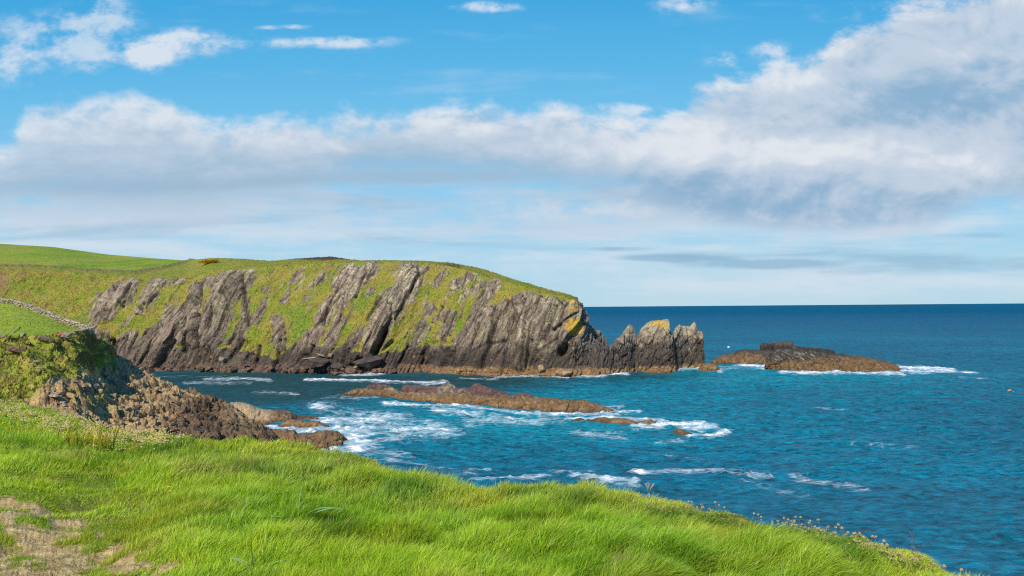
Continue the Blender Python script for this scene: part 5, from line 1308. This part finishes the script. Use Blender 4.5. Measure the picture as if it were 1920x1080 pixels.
leafy("broad_leaved_plant", 558, 982, [(.50, .085, .12, .03, .4), (.40, .08, 1.0, .55, -.1), (.34, .07, .9, .9, .25), (.22, .05, .9, .8, 3.3), (.2, .05, .8, .8, 2.6)], "broad leaved plant with one tall upright leaf in the middle of the grass", "plant", MAT_LEAF, 1.35)
leafy("broad_leaved_plant", 478, 1078, [(.34, .075, .15, -.18, .2), (.26, .07, 1.1, .5, 2.9), (.22, .04, .9, .8, .3), (.2, .04, .9, .8, 3.6)], "pale leaved plant bending left at the bottom of the grass", "plant", MAT_LEAF, 1.5)
leafy("broad_leaved_plant", 1276, 1042, [(.17, .04, .2, .1, .4), (.16, .04, .2, .25, 2.8), (.12, .035, .6, .5, 4)], "short pair of pale leaves in the long grass toward the right", "plant", MAT_LEAF)
# reddening iris blades at the left
MAT_IRIS = plain_material("reddening_leaf", (.80, .56, .05), .6, .2, .5, 9)
rr = random.Random(31)
for i in range(13):
    x = 108 + i * 8.6 + rr.uniform(-3, 3); y = 838 + rr.uniform(-2, 3) + i * .6
    lv = [(rr.uniform(.5, .85), .045, rr.uniform(.05, .3), rr.uniform(-.1, .25), rr.uniform(-.5, .8)) for _ in range(rr.randint(3, 5))]
    leafy("iris_clump", x, y, lv, "yellow and orange iris blades standing in a row at the left of the grass", "plant", MAT_IRIS, 1.25, group="iris clumps in the left grass")
# yellow hawkbits
bm = bmesh.new(); tube(bm, [(0, 0, -.02), (.01, 0, .14), (.0, .01, .27)], .003, .002, 4); hs = done("hawkbit_stem", bm, MAT_STEM)
bm = bmesh.new()
for k in range(14):
    a = k * 2 * math.pi / 14; c = Vector((0, .01, .27)); d1 = Vector((math.cos(a), math.sin(a), .25)); s1 = Vector((-math.sin(a), math.cos(a), 0)) * .006
    bm.faces.new([bm.verts.new(c + d1 * .004), bm.verts.new(c + d1 * .018 - s1), bm.verts.new(c + d1 * .026), bm.verts.new(c + d1 * .018 + s1)])
hh_ = done("hawkbit_flower", bm, MAT_YELLOW, False)
for x, y, lb in [(188, 904, "single yellow flower above a dark tuft in the left grass"), (315, 950, "upper yellow flower of the pair beside a green sprig"), (318, 963, "lower yellow flower of the pair beside a green sprig")]:
    o = link("yellow_flower", None, None, on_ground(x, y), None, (1.25,) * 3); o.empty_display_size = .05; tag(o, lb, "flower"); link("stem", hs, o); link("petals", hh_, o)
# dead stalks on the rim
def umbel(px, py, hpx, lb):
    p = on_ground(px, py); h = hpx / F * p.y
    bm = bmesh.new(); r = random.Random(5)
    tube(bm, [(0, 0, -.05), (.01, 0, h * .3), (0, .01, h * .55)], h * .035, h * .025, 5)
    st = done("stalk", bm, MAT_PALESTALK)
    o = link("dead_hogweed", None, None, p); o.empty_display_size = .05; tag(o, lb, "dead plant"); link("stalk", st, o)
    bm = bmesh.new()
    for k in range(9):
        a = k * .7 + r.uniform(-.2, .2); s = h * r.uniform(.12, .3); top = Vector((math.cos(a) * s, math.sin(a) * s, h * r.uniform(.86, 1.0)))
        tube(bm, [(0, .01, h * r.uniform(.4, .55)), top * .6 + Vector((0, 0, h * .28)), top], h * .016, h * .012, 4)
        for j in range(5):
            b = j * 1.256; tube(bm, [top, top + Vector((math.cos(b) * h * .06, math.sin(b) * h * .06, h * .05))], h * .01, h * .012, 3)
    link("dried_umbel", done("dried_umbel", bm, MAT_PALESTALK), o)
umbel(1212, 938, 36, "bleached dead umbel stalk standing on the grass rim against the sea")
def twig(px, py, hpx, lean, seed, lb, n=7, group=None):
    p = on_ground(px, py); h = hpx / F * p.y; r = random.Random(seed); bm = bmesh.new()
    sp = [Vector((lean * h * t + .03 * h * math.sin(7 * t), 0, h * t - .04 * (t == 0))) for t in (0, .2, .4, .6, .8, 1)]
    tube(bm, sp, h * .018, h * .006, 5)
    for k in range(n):
        b = sp[1 + k % 5]; e_ = b + Vector((r.uniform(-.2, .12) * h, r.uniform(-.1, .1) * h, r.uniform(.08, .28) * h))
        tube(bm, [b, (b + e_) / 2 + Vector((0, 0, .02 * h)), e_], h * .009, h * .004, 4)
    o = link("dead_stalk", done("dead_stalk", bm, MAT_DRY), None, p); tag(o, lb, "dead plant", group)
twig(1722, 1046, 52, -.42, 3, "reddish brown branching dead twig leaning left over the flowery rim", 10)
for i, (x, h) in enumerate([(1427, 14), (1438, 12), (1478, 14), (1502, 16), (1522, 13), (1748, 18), (1772, 20), (1788, 17), (1838, 16), (1172, 10), (1178, 8)]):
    twig(x, float(np.interp(x, _EX, _E2)) + 2, h + 8, .05, 40 + i, "thin dry seed stalk on the rim against the sea", 2, "thin seed stalks on the rim")

# ------------------------------------------------------------------ dry stone wall, thrift cushions and oddments on the near field
def stone_wall():
    path = [(-60, 548), (0, 564), (25, 567), (50, 574), (90, 589), (105, 596), (125, 605), (150, 611), (163, 617), (172, 622), (168, 627), (155, 630), (142, 633)]
    dep = [155, 150, 146, 142, 134, 131, 127, 123, 120, 118, 115, 112, 109]
    P0 = [at_depth(*a, d) for a, d in zip(path, dep)]
    L = np.concatenate([[0], np.cumsum([np.linalg.norm(b - a) for a, b in zip(P0[:-1], P0[1:])])])
    r = random.Random(77); V, Fc, C = [], [], []; base = 0
    src = []
    for me in PALES:
        v = np.array([x.co for x in me.vertices]); f = []
        for pl in me.polygons: f.append(list(pl.vertices))
        src.append((v, f))
    faces3, faces4 = [], []
    s = 0.0
    while s < L[-1]:
        p = np.array([np.interp(s, L, [q[i] for q in P0]) for i in range(3)])
        zg = float(shore_z(np.array([p[0] / p[1]]), np.array([p[1]]))[0])
        zz = zg - .1; lay = 0
        while lay < 4:
            for side in (-.22, .22):
                v, f = src[r.randrange(len(src))]
                sc = np.array([r.uniform(.32, .62), r.uniform(.32, .58), r.uniform(.26, .42)])
                a = r.uniform(0, 6.28); R = np.array([[math.cos(a), -math.sin(a), 0], [math.sin(a), math.cos(a), 0], [0, 0, 1]])
                q = (v * sc * 1.35) @ R.T + np.array([p[0] + r.uniform(-.12, .12) + side * .3, p[1] + side + r.uniform(-.1, .1), zz + .2])
                V.append(q); col_ = np.array([.43, .37, .26]) * r.uniform(.5, 1.15); C.append(np.tile(col_, (len(q), 1)))
                for g in f: (faces3 if len(g) == 3 else faces4).append([i + base for i in g])
                base += len(q)
            zz += .22; lay += 1
        s += r.uniform(.28, .46)
    fl = [np.array(x) for x in (faces3, faces4) if x]
    me = mesh_arrays("dry_stone_wall", np.concatenate(V), fl, MAT_BOULDER, col=np.concatenate(C), turf=np.zeros(base))
    tag(link("dry_stone_wall", me), "pale dry stone wall curving round the far side of the small green field", "wall")
# light stones so the wall stays small
PALES_FULL = PALES
PALES = [rock_lump("wall_stone_%d" % i, 600 + i, MAT_BOULDER, [(.4, .35, .25), (.5, .44, .33)], n=10, sub=0) for i in range(4)]
stone_wall()
PALES = PALES_FULL
p = on_shore(125, 640); o = link("boulder", PALES[0], None, p + Vector((0, 0, .45)), (.1, .1, .3), (1.9, 1.7, 1.6)); tag(o, "big lichened boulder ending the dry stone wall", "boulder")
for x, y, w, lb in [(70, 683, .9, "whitish rounded boulder on the bank below the field"), (76, 694, .8, "pale boulder just under the whitish one on the bank"), (4, 634, .9, "pale stone at the edge of the small field, at the photo's left border"), (43, 634, 1.2, "flat grey stone on the field edge between the thrift cushions"), (60, 690, .5, "small grey stone left of the whitish boulder")]:
    p = on_shore(x, y); o = link("boulder", PALES[2], None, p + Vector((0, 0, .1)), (.2, .1, x), (w, w, w * .8)); tag(o, lb, "boulder")
def cushion_mesh(seed):
    rng = np.random.default_rng(seed); n = 900
    v = rng.normal(0, 1, (n, 3)); v[:, 2] = np.abs(v[:, 2]); v /= np.linalg.norm(v, axis=1, keepdims=True)
    P = v * np.array([.5, .45, .32]) * rng.uniform(.9, 1.08, (n, 1)) * (1 + .2 * fbm(v[:, 0] * 2, v[:, 1] * 2, seed, 2, seed))[:, None]
    s = .035; a = rng.normal(0, 1, (n, 3)); a = np.cross(a, v); a /= np.linalg.norm(a, axis=1, keepdims=True); b = np.cross(v, a)
    V = np.stack([P + a * s, P + b * s, P - a * s, P - b * s, P + v * s * .8], 1)
    pk = rng.uniform(0, 1, (n, 1)); c = np.where(pk < .6, np.array([[.50, .30, .28]]), np.array([[.30, .24, .12]])) * rng.uniform(.7, 1.2, (n, 1))
    bi = (np.arange(n) * 5)[:, None]
    f = np.concatenate([bi + np.array([[k, (k + 1) % 4, 4]]) for k in range(4)])
    return mesh_arrays("thrift_cushion", V.reshape(-1, 3), f, MAT_GRASS, smooth=False, col=np.repeat(c, 5, 0))
CUSH = [cushion_mesh(i) for i in range(3)]
for i, (x, y, w, h, lb) in enumerate([(85, 640, 2.2, 1.2, "long pink thrift cushion on the bank below the small field"), (30, 660, 2.0, 1.4, "rounded pink thrift cushion at the top of the shaded bank"), (41, 664, 1.1, 1.5, "narrow pink thrift cushion hanging right of the rounded one"), (199, 653, 1.0, 1.6, "pink thrift cushion on the right end of the grassy knob"), (52, 637, .8, .6, "small greyish thrift cushion on the field edge")]):
    p = on_shore(x, y); o = link("thrift_cushion", CUSH[i % 3], None, p + Vector((0, 0, .0)), (0, .25, .2 * i), (w, w * .8, h)); tag(o, lb, "cushion plant")
# red scrap by the wall, bent stick on the field
MAT_RED = plain_material("faded_red_plastic", (.55, .06, .05), .5, .3, .2, 4)
bm = bmesh.new(); bmesh.ops.create_uvsphere(bm, u_segments=20, v_segments=12, radius=.30)
for v in bm.verts:
    v.co.z *= .75; v.co.x *= 1.15
    if v.co.z < -.12: v.co.z = -.12 + (v.co.z + .12) * .3
tube(bm, [(.28, 0, .08), (.38, 0, .12), (.44, 0, .06)], .06, .05, 8)
p = on_shore(112, 633.5); o = link("red_float", done("red_float", bm, MAT_RED), None, p + Vector((0, 0, .25)), (0, .1, .4)); tag(o, "small faded red float lying on the grass against the wall's end boulder", "float")
bm = bmesh.new(); A = on_shore(24, 625); B = on_shore(34, 613)
tube(bm, [A + Vector((0, 0, .05)), (A + B) / 2 + Vector((.25, 0, .2)), B + Vector((0, 0, .25))], .07, .05, 6)
o = link("bent_stick", done("bent_stick", bm, MAT_PALESTALK)); tag(o, "pale bent stick lying on the small green field", "stick")
# gorse in flower on the headland skyline
def gorse(px, py, wpx, hpx, lb):
    k = np.argmin((_ta - px) ** 2 + (_tb - py) ** 2); p = Vector(_tP[k]); sc = p.y / F
    rng = np.random.default_rng(3); n = 2600
    v = rng.normal(0, 1, (n, 3)); v[:, 2] = np.abs(v[:, 2]); v /= np.linalg.norm(v, axis=1, keepdims=True); v *= rng.uniform(.55, 1.05, (n, 1))
    lump = 1 + .3 * fbm(v[:, 0] * 2.5, v[:, 1] * 2.5, v[:, 2] * 2.5, 2, 5)
    P = v * lump[:, None] * np.array([wpx * sc * .5, 3.0, hpx * sc])
    s = .13; d = rng.normal(0, 1, (2, n, 3)) * s
    V = np.stack([P - d[0], P + d[1], P + d[0], P - d[1]], 1)
    c = np.where(rng.uniform(0, 1, (n, 1)) < .75, np.array([[.72, .38, .015]]), np.array([[.08, .11, .02]])) * rng.uniform(.7, 1.1, (n, 1))
    me = mesh_arrays("gorse", V.reshape(-1, 3), np.arange(n * 4).reshape(-1, 4), MAT_GRASS, smooth=False, col=np.repeat(c, 4, 0))
    tag(link("gorse_bush", me, None, p), lb, "bush")
_tP = HEAD[0][HEAD[3]:HEAD[3] + HEAD[4], ::3].reshape(-1, 3); _ta, _tb = survey(_tP)
gorse(394, 493, 36, 6, "orange yellow gorse in flower on the headland where the field ends")
# ------------------------------------------------------------------ buoys and birds on the water
def buoy(px, py, rad, mat, lb, nm="fishing_buoy"):
    p = at_z(px, py, 0); bm = bmesh.new(); bmesh.ops.create_uvsphere(bm, u_segments=18, v_segments=12, radius=rad)
    for v in bm.verts: v.co.x *= 1.5; v.co.z += rad * .45
    tube(bm, [(rad * 1.2, 0, rad * .6), (rad * 1.75, 0, rad * .8), (rad * 1.9, 0, rad * .5)], rad * .16, rad * .14, 6)
    o = link(nm, done(nm, bm, mat), None, Vector(p) + Vector((0, 0, .1))); tag(o, lb, "buoy")
MAT_BUOY = plain_material("orange_plastic", (.55, .27, .06), .45, .4, .15, 3); MAT_WHITE = plain_material("white_plastic", (.75, .75, .72), .45, .4, .1, 3)
buoy(1893, 735, .34, MAT_BUOY, "orange fishing buoy floating far right on the open sea")
buoy(1900, 736, .13, MAT_WHITE, "small white float beside the orange buoy")
buoy(1366, 652, .4, MAT_WHITE, "tiny white float on the sea behind the outermost stack")
